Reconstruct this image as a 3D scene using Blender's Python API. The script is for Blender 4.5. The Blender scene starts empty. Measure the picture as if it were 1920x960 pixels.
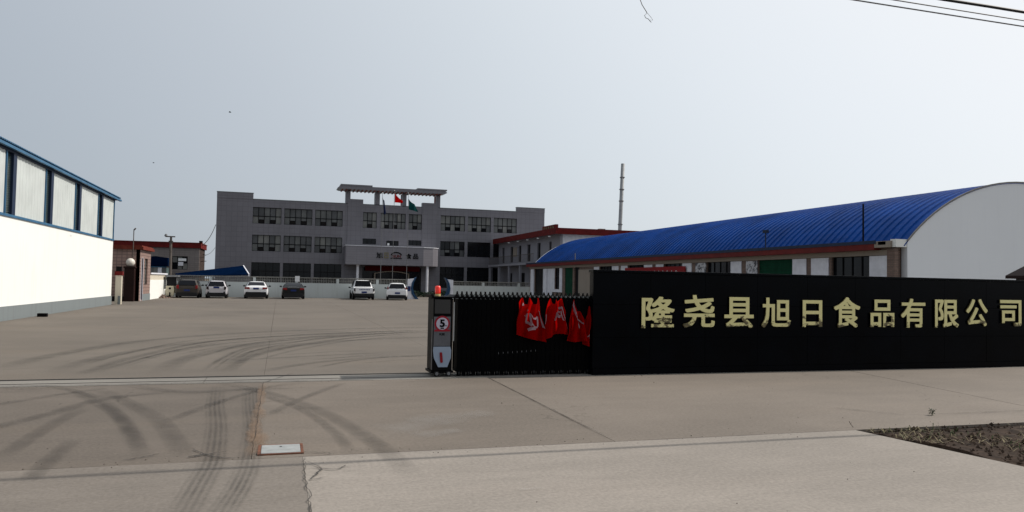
import bpy, bmesh, math, random
from mathutils import Vector, Matrix
random.seed(7)
sc = bpy.context.scene
col = sc.collection
R = math.radians

# ------------------------------------------------------------------ camera, sky, sun, exposure
cam_d = bpy.data.cameras.new('camera'); cam = bpy.data.objects.new('camera', cam_d); col.objects.link(cam)
cam_d.sensor_width = 36.0; cam_d.lens = 1413.5/1920*36; cam_d.clip_start = 0.1; cam_d.clip_end = 3000
right = Vector((0.95538854, -0.29478902, 0.01822573)); down = Vector((0.02807616, 0.0292171, -0.99917871)); fwd = Vector((0.29401441, 0.95511559, 0.03619022))
m = Matrix((( right.x, -down.x, -fwd.x), (right.y, -down.y, -fwd.y), (right.z, -down.z, -fwd.z)))
cam.matrix_world = Matrix.Translation((0, 0, 1.65)) @ m.to_4x4()
sc.camera = cam
sun_dir = Vector((1.5, 0.12, 1.45)).normalized()
sun_el = math.asin(sun_dir.z); sun_az = math.atan2(sun_dir.x, sun_dir.y)
w = bpy.data.worlds.new('World'); sc.world = w; w.use_nodes = True
wn = w.node_tree.nodes; wl = w.node_tree.links
bg = wn['Background']; bg.inputs['Strength'].default_value = 0.10
sky = wn.new('ShaderNodeTexSky'); sky.sky_type = 'NISHITA'; sky.sun_disc = False
sky.sun_elevation = sun_el; sky.sun_rotation = sun_az
sky.air_density = 1.0; sky.dust_density = 2.0; sky.ozone_density = 1.5; sky.altitude = 50
# a dusty high veil over the blue: brighter and whiter the nearer it lies to the sun, all the way round
tc = wn.new('ShaderNodeTexCoord'); vd = wn.new('ShaderNodeVectorMath'); vd.operation = 'DOT_PRODUCT'; vd.inputs[1].default_value = sun_dir
wl.new(tc.outputs['Generated'], vd.inputs[0])
veil = wn.new('ShaderNodeValToRGB'); ve = veil.color_ramp; ve.interpolation = 'B_SPLINE'
mr = wn.new('ShaderNodeMapRange'); mr.inputs[1].default_value = -1; mr.inputs[2].default_value = 1; wl.new(vd.outputs['Value'], mr.inputs[0])
wl.new(mr.outputs[0], veil.inputs['Fac'])
stops = [(0.0, (.37, .42, .48)), (.45, (.41, .46, .515)), (.60, (.57, .615, .67)), (.72, (.70, .755, .80)), (.84, (.90, .94, .98)), (.93, (1.0, 1.0, 1.0)), (1.0, (1.0, 1.0, .98))]
ve.elements[0].position = 0; ve.elements[0].color = (*stops[0][1], 1); ve.elements[1].position = 1; ve.elements[1].color = (*stops[-1][1], 1)
for p_, c_ in stops[1:-1]: e_ = ve.elements.new(p_); e_.color = (*c_, 1)
vs_ = wn.new('ShaderNodeVectorMath'); vs_.operation = 'SCALE'; vs_.inputs['Scale'].default_value = 10.0; wl.new(veil.outputs['Color'], vs_.inputs[0])
mx_ = wn.new('ShaderNodeMix'); mx_.data_type = 'RGBA'; mx_.inputs[0].default_value = .88
wl.new(sky.outputs[0], mx_.inputs[6]); wl.new(vs_.outputs[0], mx_.inputs[7]); wl.new(mx_.outputs[2], bg.inputs['Color'])
sd = bpy.data.lights.new('sun', 'SUN'); sd.energy = 4.4; sd.angle = R(0.5); sd.color = (1.0, 0.95, 0.87)
so = bpy.data.objects.new('sun', sd); col.objects.link(so)
so.rotation_euler = sun_dir.to_track_quat('Z', 'Y').to_euler()
sc.view_settings.view_transform = 'Standard'; sc.view_settings.look = 'None'
sc.view_settings.exposure = 0.0; sc.view_settings.gamma = 1.0

# ------------------------------------------------------------------ materials
MATS = {}
def nmat(name):
    mt = bpy.data.materials.new(name); mt.use_nodes = True
    nt = mt.node_tree; b = nt.nodes['Principled BSDF']
    MATS[name] = mt
    return mt, nt.nodes, nt.links, b
def pos(n, l, scale=(1, 1, 1)):
    g = n.new('ShaderNodeNewGeometry'); mp = n.new('ShaderNodeMapping'); mp.inputs['Scale'].default_value = scale
    l.new(g.outputs['Position'], mp.inputs['Vector']); return mp.outputs[0]
def noise(n, l, vec, scale, detail=4, rough=.55):
    t = n.new('ShaderNodeTexNoise'); t.inputs['Scale'].default_value = scale; t.inputs['Detail'].default_value = detail
    t.inputs['Roughness'].default_value = rough; l.new(vec, t.inputs['Vector']); return t.outputs['Fac']
def ramp(n, l, fac, stops):
    r = n.new('ShaderNodeValToRGB'); e = r.color_ramp.elements
    e[0].position = stops[0][0]; e[0].color = (*stops[0][1], 1); e[1].position = stops[-1][0]; e[1].color = (*stops[-1][1], 1)
    for p, c in stops[1:-1]:
        x = e.new(p); x.color = (*c, 1)
    l.new(fac, r.inputs['Fac']); return r.outputs['Color']
def mixc(n, l, fac, a, b, mode='MIX'):
    mx = n.new('ShaderNodeMix'); mx.data_type = 'RGBA'; mx.blend_type = mode
    for s, v in ((0, fac), (6, a), (7, b)):
        if isinstance(v, (int, float)): mx.inputs[s].default_value = v
        elif isinstance(v, tuple): mx.inputs[s].default_value = (*v, 1)
        else: l.new(v, mx.inputs[s])
    return mx.outputs[2]
def mth(n, l, op, a, b=None, c=None):
    q = n.new('ShaderNodeMath'); q.operation = op
    for i, v in enumerate((a, b, c)):
        if v is None: continue
        if isinstance(v, (int, float)): q.inputs[i].default_value = v
        else: l.new(v, q.inputs[i])
    return q.outputs[0]
def bump(n, l, b, h, strength=.3, dist=.01):
    bp = n.new('ShaderNodeBump'); bp.inputs['Strength'].default_value = strength; bp.inputs['Distance'].default_value = dist
    l.new(h, bp.inputs['Height']); l.new(bp.outputs[0], b.inputs['Normal'])
def mat(name, c, rough=.6, metal=0, var=.12, scale=2.0, bmp=.15, spec=.2, fine=40):
    mt, n, l, b = nmat(name)
    v = pos(n, l); f = noise(n, l, v, scale, 5)
    lo = tuple(x*(1-var) for x in c); hi = tuple(min(1, x*(1+var)) for x in c)
    l.new(ramp(n, l, f, [(.3, lo), (.7, hi)]), b.inputs['Base Color'])
    b.inputs['Roughness'].default_value = rough; b.inputs['Metallic'].default_value = metal
    b.inputs['Specular IOR Level'].default_value = spec
    if bmp: bump(n, l, b, noise(n, l, v, fine, 3), bmp, .004)
    return mt
def grime_mat(name, c, dirt, rough=.8, amount=.35, drip=True, spec=.3):
    """painted plaster with rain streaks and a soiled foot"""
    mt, n, l, b = nmat(name)
    v = pos(n, l); f = noise(n, l, v, .7, 5); s = noise(n, l, pos(n, l, (3.2, 3.2, .22)), 1.5, 6, .7)
    base = mixc(n, l, f, tuple(x*.95 for x in c), tuple(min(1, x*1.03) for x in c))
    k = ramp(n, l, s, [(.52, (0, 0, 0)), (.8, (amount,)*3)])
    l.new(mixc(n, l, k, base, dirt), b.inputs['Base Color']); b.inputs['Roughness'].default_value = rough
    b.inputs['Specular IOR Level'].default_value = spec
    bump(n, l, b, noise(n, l, v, 25, 4), .2, .006); return mt
def tile_mat(name, c, mortar, tw, th, rough=.45, var=.12, msize=.02, offset=0.0, dirt=.0):
    mt, n, l, b = nmat(name)
    g = n.new('ShaderNodeNewGeometry'); sx = n.new('ShaderNodeSeparateXYZ'); l.new(g.outputs['Position'], sx.inputs[0])
    cx = n.new('ShaderNodeCombineXYZ'); l.new(mth(n, l, 'ADD', sx.outputs[0], sx.outputs[1]), cx.inputs[0]); l.new(sx.outputs[2], cx.inputs[1])
    t = n.new('ShaderNodeTexBrick'); t.offset = offset; t.squash = 1; l.new(cx.outputs[0], t.inputs['Vector'])
    t.inputs['Scale'].default_value = 1; t.inputs['Brick Width'].default_value = tw; t.inputs['Row Height'].default_value = th
    t.inputs['Mortar Size'].default_value = msize; t.inputs['Mortar Smooth'].default_value = .3
    t.inputs['Color1'].default_value = (*[x*(1-var) for x in c], 1); t.inputs['Color2'].default_value = (*[x*(1+var) for x in c], 1)
    t.inputs['Mortar'].default_value = (*mortar, 1)
    f = noise(n, l, pos(n, l, (1, 1, .35)), .5, 6, .65)
    l.new(mixc(n, l, ramp(n, l, f, [(.35, (0, 0, 0)), (.75, (.45,)*3)]), t.outputs['Color'], tuple(x*.6 for x in c)), b.inputs['Base Color'])
    b.inputs['Roughness'].default_value = rough
    bump(n, l, b, mth(n, l, 'SUBTRACT', 1.0, t.outputs['Fac']), .4, .01); return mt
def concrete(name, c, blot, streak=.25, rough=.85, crack=.0):
    mt, n, l, b = nmat(name)
    v = pos(n, l)
    big = noise(n, l, v, .22, 6, .6); mid = noise(n, l, pos(n, l, (.5, 1.5, 1)), 1.1, 7, .72); fine = noise(n, l, v, 28, 4, .7)
    spk = noise(n, l, v, 6, 8, .75); broad = noise(n, l, pos(n, l, (.25, 1.0, 1)), .5, 5, .6)
    a = ramp(n, l, big, [(.3, tuple(x*.74 for x in c)), (.5, c), (.70, tuple(x*1.2 for x in c))])
    a = mixc(n, l, ramp(n, l, mid, [(.38, (streak,)*3), (.6, (0, 0, 0))]), a, tuple(x*.72 for x in c))
    a = mixc(n, l, ramp(n, l, broad, [(.52, (0, 0, 0)), (.72, (.5,)*3)]), a, blot)
    a = mixc(n, l, ramp(n, l, spk, [(.6, (0, 0, 0)), (.68, (.35,)*3)]), a, tuple(min(1, x*1.25) for x in c))
    a = mixc(n, l, ramp(n, l, spk, [(.3, (.4,)*3), (.4, (0, 0, 0))]), a, tuple(x*.6 for x in c))
    a = mixc(n, l, .22, a, ramp(n, l, fine, [(.3, tuple(x*.3 for x in c)), (.7, tuple(x*1.9 for x in c))]))
    if crack:
        vo = n.new('ShaderNodeTexVoronoi'); vo.feature = 'DISTANCE_TO_EDGE'; vo.inputs['Scale'].default_value = .55
        dn = n.new('ShaderNodeTexNoise'); dn.inputs['Scale'].default_value = 2.2; dn.inputs['Detail'].default_value = 6; l.new(v, dn.inputs['Vector'])
        l.new(mixc(n, l, .35, v, dn.outputs['Color'], 'LINEAR_LIGHT'), vo.inputs['Vector'])
        line = mth(n, l, 'LESS_THAN', vo.outputs['Distance'], .0035)
        gate = mth(n, l, 'GREATER_THAN', noise(n, l, v, .35, 2), .56)
        a = mixc(n, l, mth(n, l, 'MULTIPLY', mth(n, l, 'MULTIPLY', line, gate), crack), a, (.03, .025, .02))
    l.new(a, b.inputs['Base Color']); b.inputs['Roughness'].default_value = rough; b.inputs['Specular IOR Level'].default_value = .25
    h = mth(n, l, 'ADD', mth(n, l, 'MULTIPLY', mid, .6), mth(n, l, 'MULTIPLY', fine, .4)); bump(n, l, b, h, .35, .012)
    return mt

M_apron = concrete('apron_concrete', (.136, .114, .095), (.16, .128, .10), .6, crack=.5)
M_apd = concrete('dirty_apron_concrete', (.112, .094, .079), (.138, .110, .085), .6, crack=.6)
M_apl = concrete('clean_apron_concrete', (.148, .125, .105), (.168, .137, .110), .4, crack=.3)
M_roadl = concrete('dirty_road_concrete', (.156, .136, .118), (.18, .15, .125), .55, crack=.6)
M_yard = concrete('yard_concrete', (.116, .099, .083), (.138, .111, .086), .35)
M_road = concrete('road_concrete', (.222, .197, .173), (.24, .208, .18), .6)
M_track = concrete('track_concrete', (.17, .158, .142), (.2, .185, .165), .2)
M_under = mat('joint_dirt', (.07, .05, .035), .95, var=.4, scale=5)
M_ground = mat('bare_earth', (.13, .105, .08), .95, var=.3, scale=.05, bmp=.5, fine=3)
M_soil = mat('verge_soil', (.032, .021, .015), .95, var=.6, scale=9, bmp=1, spec=.1, fine=14)
M_clod = mat('soil_clod', (.046, .031, .022), .95, var=.6, scale=9, bmp=.6, spec=.1)
M_straw = mat('dry_grass', (.17, .14, .08), .8, var=.35, scale=12, bmp=0)
M_grass = mat('green_weed', (.05, .075, .02), .7, var=.4, scale=12, bmp=0)
M_white = grime_mat('white_paint', (.74, .74, .71), (.5, .46, .4), .7, .25)
M_gable = grime_mat('grey_white_render', (.74, .76, .78), (.5, .52, .54), .85, .12)
M_base = grime_mat('grey_plinth', (.16, .18, .185), (.09, .09, .09), .85, .5)
M_poly = mat('translucent_sheet', (.47, .50, .49), .45, var=.08, scale=1.2, bmp=.05)
M_louv = mat('louvre_metal', (.07, .10, .10), .5, var=.3, scale=4)
M_navy = mat('navy_steel', (.012, .022, .05), .5, var=.15)
M_bluetrim = mat('blue_trim', (.035, .11, .20), .45, var=.2, scale=3)
M_blueroof = mat('blue_roof_sheet', (.003, .044, .21), .55, var=.28, scale=.5, bmp=.05, spec=.06)
M_navyroof = mat('blue_canopy_sheet', (.0012, .006, .022), .8, var=.25, scale=1, spec=0)
M_office = tile_mat('grey_facade_tile', (.142, .137, .155), (.088, .084, .096), .6, .6, var=.05, msize=.018)
M_canopy = tile_mat('canopy_cladding', (.19, .18, .20), (.12, .115, .13), 1.2, .3, rough=.4, var=.04, msize=.012)
M_soffit = mat('red_soffit', (.20, .05, .04), .7, var=.3, scale=3)
M_frame = mat('black_window_frame', (.004, .004, .005), .5, var=.2, spec=.1)
M_pane = [mat('window_glass_%s' % k, c, .12, var=.3, scale=.6, bmp=0, spec=.25) for k, c in (('grey', (.105, .108, .105)), ('curtain', (.15, .15, .14)), ('dim', (.07, .072, .074)), ('dark', (.006, .007, .009)))]
M_dark = mat('dark_interior', (.006, .006, .007), .4, var=.3, spec=.1)
M_pink = tile_mat('pink_wall_tile', (.30, .20, .17), (.12, .08, .07), .30, .22, var=.1, msize=.022)
M_grey_tile = tile_mat('dull_wall_tile', (.17, .145, .135), (.10, .085, .08), .45, .2, var=.08, msize=.015)
M_red = mat('red_fascia_paint', (.10, .006, .005), .8, var=.25, scale=2.5)
M_redbr = mat('brown_red_trim', (.13, .028, .018), .8, var=.25, scale=2.5, spec=.1)
M_brown = mat('brown_metal_door', (.016, .006, .005), .5, var=.3, spec=.15)
M_cream = grime_mat('cream_band', (.52, .47, .38), (.3, .25, .2), .8, .4)
M_wallw = grime_mat('yard_wall_white', (.46, .49, .48), (.3, .3, .28), .8, .5)
M_lattice = mat('cast_lattice', (.20, .195, .18), .85, var=.3, scale=6, bmp=.3)
M_brick = tile_mat('brown_brick', (.17, .11, .085), (.10, .08, .07), .24, .07, rough=.9, var=.25, msize=.012, offset=.5)
M_beige = grime_mat('beige_render', (.26, .22, .18), (.14, .11, .09), .9, .5)
M_shut = mat('white_shutter', (.62, .62, .66), .6, var=.12, scale=3)
M_green = mat('green_shutter', (.006, .042, .022), .7, var=.2, scale=3, spec=.05)
M_steel = mat('galvanised_steel', (.33, .34, .34), .45, .7, var=.2, scale=3)
M_greysteel = mat('grey_painted_steel', (.14, .14, .145), .5, var=.25, scale=5)
M_pole = mat('weathered_pole', (.10, .085, .075), .8, var=.3, scale=5)
M_black = mat('black_enamel', (.003, .003, .0035), .5, var=.2, spec=.06, bmp=0)
M_gatemetal = mat('black_gate_metal', (.0012, .0012, .0014), .6, var=.2, spec=.03, bmp=0)
M_granite = mat('black_granite', (.0008, .0013, .0024), .22, var=.4, scale=2, bmp=.03, spec=.05, fine=8)
M_granite_edge = mat('granite_joint', (.002, .002, .003), .8, bmp=0, spec=.1)
M_globe = mat('globe_lamp_glass', (.62, .58, .52), .3, var=.05, bmp=0)
M_pw = mat('plain_white', (.7, .7, .7), .5, var=.03, bmp=0)
M_ledpanel = mat('smoked_display', (.035, .034, .034), .3, var=.15)
M_blueblk = mat('dark_blue_plate', (.01, .025, .12), .4, bmp=0)
M_piblue = mat('blue_pier_tile', (.012, .045, .10), .35, var=.2, scale=4)
M_hedge = mat('hedge_leaf', (.018, .04, .022), .7, var=.4, scale=4)
M_rail = mat('track_rail', (.035, .03, .028), .55, .3, var=.3, scale=6)
M_rust = mat('rusty_frame', (.12, .05, .03), .85, var=.4, scale=20)
M_wire = mat('black_cable', (.02, .02, .02), .6, bmp=0)
M_wirel = mat('grey_cable', (.16, .16, .16), .6, bmp=0)
M_tyre = mat('rubber', (.012, .012, .012), .85, bmp=0)
M_rim = mat('alloy_rim', (.4, .4, .41), .35, .8, bmp=0)
M_glass = mat('car_glass', (.006, .007, .010), .15, var=.1, bmp=0, spec=.12)
M_tail = mat('red_lamp_lens', (.20, .012, .012), .2, bmp=0)
M_taild = mat('dark_lamp_lens', (.02, .012, .012), .2, bmp=0)
M_plastic = mat('dark_plastic', (.012, .012, .013), .6, bmp=0)
def paint(name, c, rough=.28, dirt=1):
    mt, n, l, b = nmat(name); v = pos(n, l)
    l.new(mixc(n, l, ramp(n, l, noise(n, l, v, 3, 4), [(.4, (0,)*3), (.8, (.03+.15*dirt,)*3)]), c, (.3, .26, .21)), b.inputs['Base Color'])
    b.inputs['Roughness'].default_value = rough; b.inputs['Coat Weight'].default_value = .4*dirt; b.inputs['Specular IOR Level'].default_value = .2+.3*dirt; return mt
P_white = paint('white_car_paint', (.72, .72, .73)); P_silver = paint('silver_car_paint', (.46, .44, .46)); P_brown = paint('brown_car_paint', (.04, .033, .027), .4, 0); P_black = paint('black_car_paint', (.005, .006, .006), .35, 0)
P_cream = paint('cream_cart_paint', (.55, .50, .36))
# gold letters, with dark reflections painted into the colour in patches
M_gold, n, l, b = nmat('gold_painted_reflection')
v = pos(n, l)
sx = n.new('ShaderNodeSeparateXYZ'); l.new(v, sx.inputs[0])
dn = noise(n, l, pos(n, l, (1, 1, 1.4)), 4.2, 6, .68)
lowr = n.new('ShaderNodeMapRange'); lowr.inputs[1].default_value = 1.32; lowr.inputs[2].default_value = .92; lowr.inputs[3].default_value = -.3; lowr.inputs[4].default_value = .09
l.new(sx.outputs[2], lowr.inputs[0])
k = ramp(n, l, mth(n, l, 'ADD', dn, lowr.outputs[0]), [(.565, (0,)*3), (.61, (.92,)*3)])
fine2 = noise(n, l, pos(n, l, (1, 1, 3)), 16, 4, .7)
refl_dark = ramp(n, l, fine2, [(.42, (.012, .008, .004)), (.62, (.14, .10, .04))])
l.new(mixc(n, l, k, (.68, .62, .29), refl_dark), b.inputs['Base Color'])
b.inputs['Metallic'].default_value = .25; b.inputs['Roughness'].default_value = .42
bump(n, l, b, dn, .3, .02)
M_goldside = mat('gold_letter_side', (.20, .16, .07), .5, .3, bmp=0)
# cloth that lets the light through
def cloth(name, c, tr):
    mt, n, l, b = nmat(name); b.inputs['Roughness'].default_value = .9; b.inputs['Specular IOR Level'].default_value = .02; b.inputs['Base Color'].default_value = (*c, 1)
    v = pos(n, l)
    l.new(mixc(n, l, noise(n, l, v, 8, 3), tuple(x*.8 for x in c), tuple(min(1, x*1.15) for x in c)), b.inputs['Base Color'])
    t = n.new('ShaderNodeBsdfTranslucent'); t.inputs['Color'].default_value = (*[min(1, x*1.3) for x in c], 1)
    mx = n.new('ShaderNodeMixShader'); mx.inputs[0].default_value = tr
    l.new(b.outputs[0], mx.inputs[1]); l.new(t.outputs[0], mx.inputs[2]); l.new(mx.outputs[0], n['Material Output'].inputs[0]); return mt
C_red = cloth('red_flag_cloth', (.40, .002, .0015), .6); C_pinkw = cloth('white_print_on_cloth', (.36, .24, .27), .3)
C_navy = cloth('navy_flag_cloth', (.012, .018, .05), .3); C_green = cloth('green_flag_cloth', (.005, .045, .045), .3)
M_banner = mat('red_banner_cloth', (.20, .006, .008), .7, var=.15, scale=2)
M_posterw = mat('poster_paper', (.5, .5, .5), .7, var=.1)
M_poster, n, l, b = nmat('ink_painting_print')
l.new(ramp(n, l, noise(n, l, pos(n, l), 3.2, 8, .8), [(.44, (.03, .03, .04)), (.52, (.5, .5, .52))]), b.inputs['Base Color'])
# beacon
M_beacon, n, l, b = nmat('red_beacon_lens'); b.inputs['Base Color'].default_value = (.75, .03, .015, 1); b.inputs['Roughness'].default_value = .25
b.inputs['Emission Color'].default_value = (1, .03, .01, 1); b.inputs['Emission Strength'].default_value = .12
# tyre marks: alpha from uv
def mark_mat(name, alpha, stripes, c=(.02, .017, .014)):
    mt, n, l, b = nmat(name)
    uv = n.new('ShaderNodeUVMap'); s = n.new('ShaderNodeSeparateXYZ'); l.new(uv.outputs[0], s.inputs[0])
    u = s.outputs[0]; vv = s.outputs[1]
    e = mth(n, l, 'MULTIPLY', mth(n, l, 'MULTIPLY', u, mth(n, l, 'SUBTRACT', 1.0, u)), 4.0)
    e = mth(n, l, 'POWER', e, .8)
    ends = mth(n, l, 'MINIMUM', mth(n, l, 'MULTIPLY', vv, 6.0), mth(n, l, 'MULTIPLY', mth(n, l, 'SUBTRACT', 1.0, vv), 6.0))
    ends = mth(n, l, 'MINIMUM', ends, 1.0)
    a = mth(n, l, 'MULTIPLY', e, ends)
    if stripes:
        st = mth(n, l, 'ADD', .62, mth(n, l, 'MULTIPLY', mth(n, l, 'SINE', mth(n, l, 'MULTIPLY', u, 6.283*stripes)), .38)); a = mth(n, l, 'MULTIPLY', a, st)
    nz = n.new('ShaderNodeMapRange'); nz.inputs[1].default_value = .35; nz.inputs[2].default_value = .65; nz.inputs[3].default_value = .35
    l.new(noise(n, l, pos(n, l), 2.5, 6, .7), nz.inputs[0]); a = mth(n, l, 'MULTIPLY', a, nz.outputs[0])
    l.new(mth(n, l, 'MULTIPLY', a, alpha), b.inputs['Alpha']); b.inputs['Base Color'].default_value = (*c, 1); b.inputs['Roughness'].default_value = .8
    return mt
K_strong = mark_mat('tyre_rubber_mark', .42, 5); K_soft = mark_mat('faded_tyre_mark', .27, 0); K_line = mark_mat('thin_tyre_mark', .5, 2)
K_crack = mark_mat('ground_crack', 1.0, 0, (.012, .01, .008)); K_dirt = mark_mat('joint_dirt_stain', .55, 0, (.21, .135, .085))
K_pale = mark_mat('pale_cement_stain', .2, 0, (.30, .285, .27))

# ------------------------------------------------------------------ mesh helpers
class MB:
    def __init__(s): s.v = []; s.f = []; s.mi = []; s.m = 0
    def add(s, vs, fs):
        o = len(s.v); s.v += [tuple(p) for p in vs]; s.f += [tuple(o+i for i in f) for f in fs]; s.mi += [s.m]*len(fs); return s
    def box(s, x0, x1, y0, y1, z0, z1):
        vs = [(x, y, z) for z in (z0, z1) for y in (y0, y1) for x in (x0, x1)]
        return s.add(vs, [(0, 2, 3, 1), (4, 5, 7, 6), (0, 1, 5, 4), (2, 6, 7, 3), (0, 4, 6, 2), (1, 3, 7, 5)])
    def prism(s, poly, axis, a, b):
        """poly: 2D points; axis: extrusion axis. x: (y,z); y: (x,z); z: (x,y)"""
        n_ = len(poly)
        def P(p, t): return {'x': (t, p[0], p[1]), 'y': (p[0], t, p[1]), 'z': (p[0], p[1], t)}[axis]
        vs = [P(p, a) for p in poly]+[P(p, b) for p in poly]
        fs = [tuple(range(n_)), tuple(range(2*n_-1, n_-1, -1))]+[(i, n_+i, n_+(i+1) % n_, (i+1) % n_) for i in range(n_)]
        return s.add(vs, fs)
    def tube(s, pts, r, k=6, r2=None):
        pts = [Vector(p) for p in pts]; vs = []; fs = []
        for i, p in enumerate(pts):
            d = (pts[min(i+1, len(pts)-1)]-pts[max(i-1, 0)]).normalized()
            up = Vector((0, 0, 1)) if abs(d.z) < .9 else Vector((1, 0, 0))
            a = d.cross(up).normalized(); b_ = d.cross(a)
            rr = r if r2 is None else r+(r2-r)*i/(len(pts)-1)
            for j in range(k):
                t = 2*math.pi*j/k; vs.append(p+a*math.cos(t)*rr+b_*math.sin(t)*rr)
        for i in range(len(pts)-1):
            for j in range(k): fs.append((i*k+j, i*k+(j+1) % k, (i+1)*k+(j+1) % k, (i+1)*k+j))
        fs.append(tuple(range(k-1, -1, -1))); e = (len(pts)-1)*k; fs.append(tuple(range(e, e+k)))
        return s.add(vs, fs)
    def lathe(s, prof, c, k=16, axis='z'):
        vs = []; fs = []
        for (r_, h) in prof:
            for j in range(k):
                t = 2*math.pi*j/k; a, b_ = r_*math.cos(t), r_*math.sin(t)
                vs.append({'z': (c[0]+a, c[1]+b_, c[2]+h), 'x': (c[0]+h, c[1]+a, c[2]+b_), 'y': (c[0]+a, c[1]+h, c[2]+b_)}[axis])
        for i in range(len(prof)-1):
            for j in range(k): fs.append((i*k+j, i*k+(j+1) % k, (i+1)*k+(j+1) % k, (i+1)*k+j))
        fs.append(tuple(range(k-1, -1, -1))); e = (len(prof)-1)*k; fs.append(tuple(range(e, e+k)))
        return s.add(vs, fs)
    def mesh(s, name, mats, origin=(0, 0, 0), smooth=False):
        me = bpy.data.meshes.new(name); o = Vector(origin)
        me.from_pydata([tuple(Vector(p)-o) for p in s.v], [], s.f)
        for mm in (mats if isinstance(mats, (list, tuple)) else [mats]): me.materials.append(mm)
        if any(s.mi): me.polygons.foreach_set('material_index', s.mi)
        bm = bmesh.new(); bm.from_mesh(me); bmesh.ops.recalc_face_normals(bm, faces=bm.faces); bm.to_mesh(me); bm.free()
        if smooth: me.polygons.foreach_set('use_smooth', [True]*len(me.polygons))
        return me
WL = {}
def wloc(o): return WL.get(o.name, Vector((0, 0, 0)))
def link(name, me, loc, parent=None):
    o = bpy.data.objects.new(name, me); col.objects.link(o); loc = Vector(loc)
    if parent is not None: o.parent = parent; o.location = loc-wloc(parent)
    else: o.location = loc
    WL[o.name] = loc; return o
def centre(mb):
    xs = [p[0] for p in mb.v]; ys = [p[1] for p in mb.v]; zs = [p[2] for p in mb.v]
    return Vector(((min(xs)+max(xs))/2, (min(ys)+max(ys))/2, (min(zs)+max(zs))/2))
def part(name, mb, mats, parent=None, smooth=False, label=None, bevel=0):
    c = centre(mb)
    o = link(name, mb.mesh(name, mats, c, smooth), c, parent)
    if label: o['label'] = label
    if bevel:
        bv = o.modifiers.new('bevel', 'BEVEL'); bv.width = bevel; bv.segments = 2; bv.limit_method = 'ANGLE'
    return o
def tag(o, label=None, cat=None, group=None, kind=None):
    if label: o['label'] = label
    if cat: o['category'] = cat
    if group: o['group'] = group
    if kind: o['kind'] = kind
    return o
def thing(name, label, cat, loc=(0, 0, 0), group=None):
    o = bpy.data.objects.new(name, None); col.objects.link(o); o.location = loc; WL[o.name] = Vector(loc); o.empty_display_size = .3
    return tag(o, label, cat, group)
def setting(name, loc=(0, 0, 0)):
    o = bpy.data.objects.new(name, None); col.objects.link(o); o.location = loc; WL[o.name] = Vector(loc); return tag(o, kind='structure')
def bx(*a): return MB().box(*a)
def inst(name, me, loc, parent): return link(name, me, loc, parent)
def wall_holes(mb, x0, x1, z0, z1, y, th, holes, axis='y'):
    """wall in the XZ plane (axis y) or YZ plane (axis x) with rectangular openings"""
    xs = sorted({x0, x1}|{h[0] for h in holes}|{h[1] for h in holes}); zs = sorted({z0, z1}|{h[2] for h in holes}|{h[3] for h in holes})
    xs = [x for x in xs if x0 <= x <= x1]; zs = [z for z in zs if z0 <= z <= z1]
    def hole(a, b_): return any(h[0] <= a <= h[1] and h[2] <= b_ <= h[3] for h in holes)
    def P(a, t, c): return (a, t, c) if axis == 'y' else (t, a, c)
    for i in range(len(xs)-1):
        for j in range(len(zs)-1):
            a, b_, c, d = xs[i], xs[i+1], zs[j], zs[j+1]
            if hole((a+b_)/2, (c+d)/2): continue
            for t in (y, y+th): mb.add([P(a, t, c), P(b_, t, c), P(b_, t, d), P(a, t, d)], [(0, 1, 2, 3)])
    for a, b_, c, d in list(holes)+[(x0, x1, z0, z1)]:
        for q in (((a, c), (b_, c)), ((b_, c), (b_, d)), ((b_, d), (a, d)), ((a, d), (a, c))):
            mb.add([P(q[0][0], y, q[0][1]), P(q[1][0], y, q[1][1]), P(q[1][0], y+th, q[1][1]), P(q[0][0], y+th, q[0][1])], [(0, 1, 2, 3)])
    return mb
PM = {}
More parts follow.
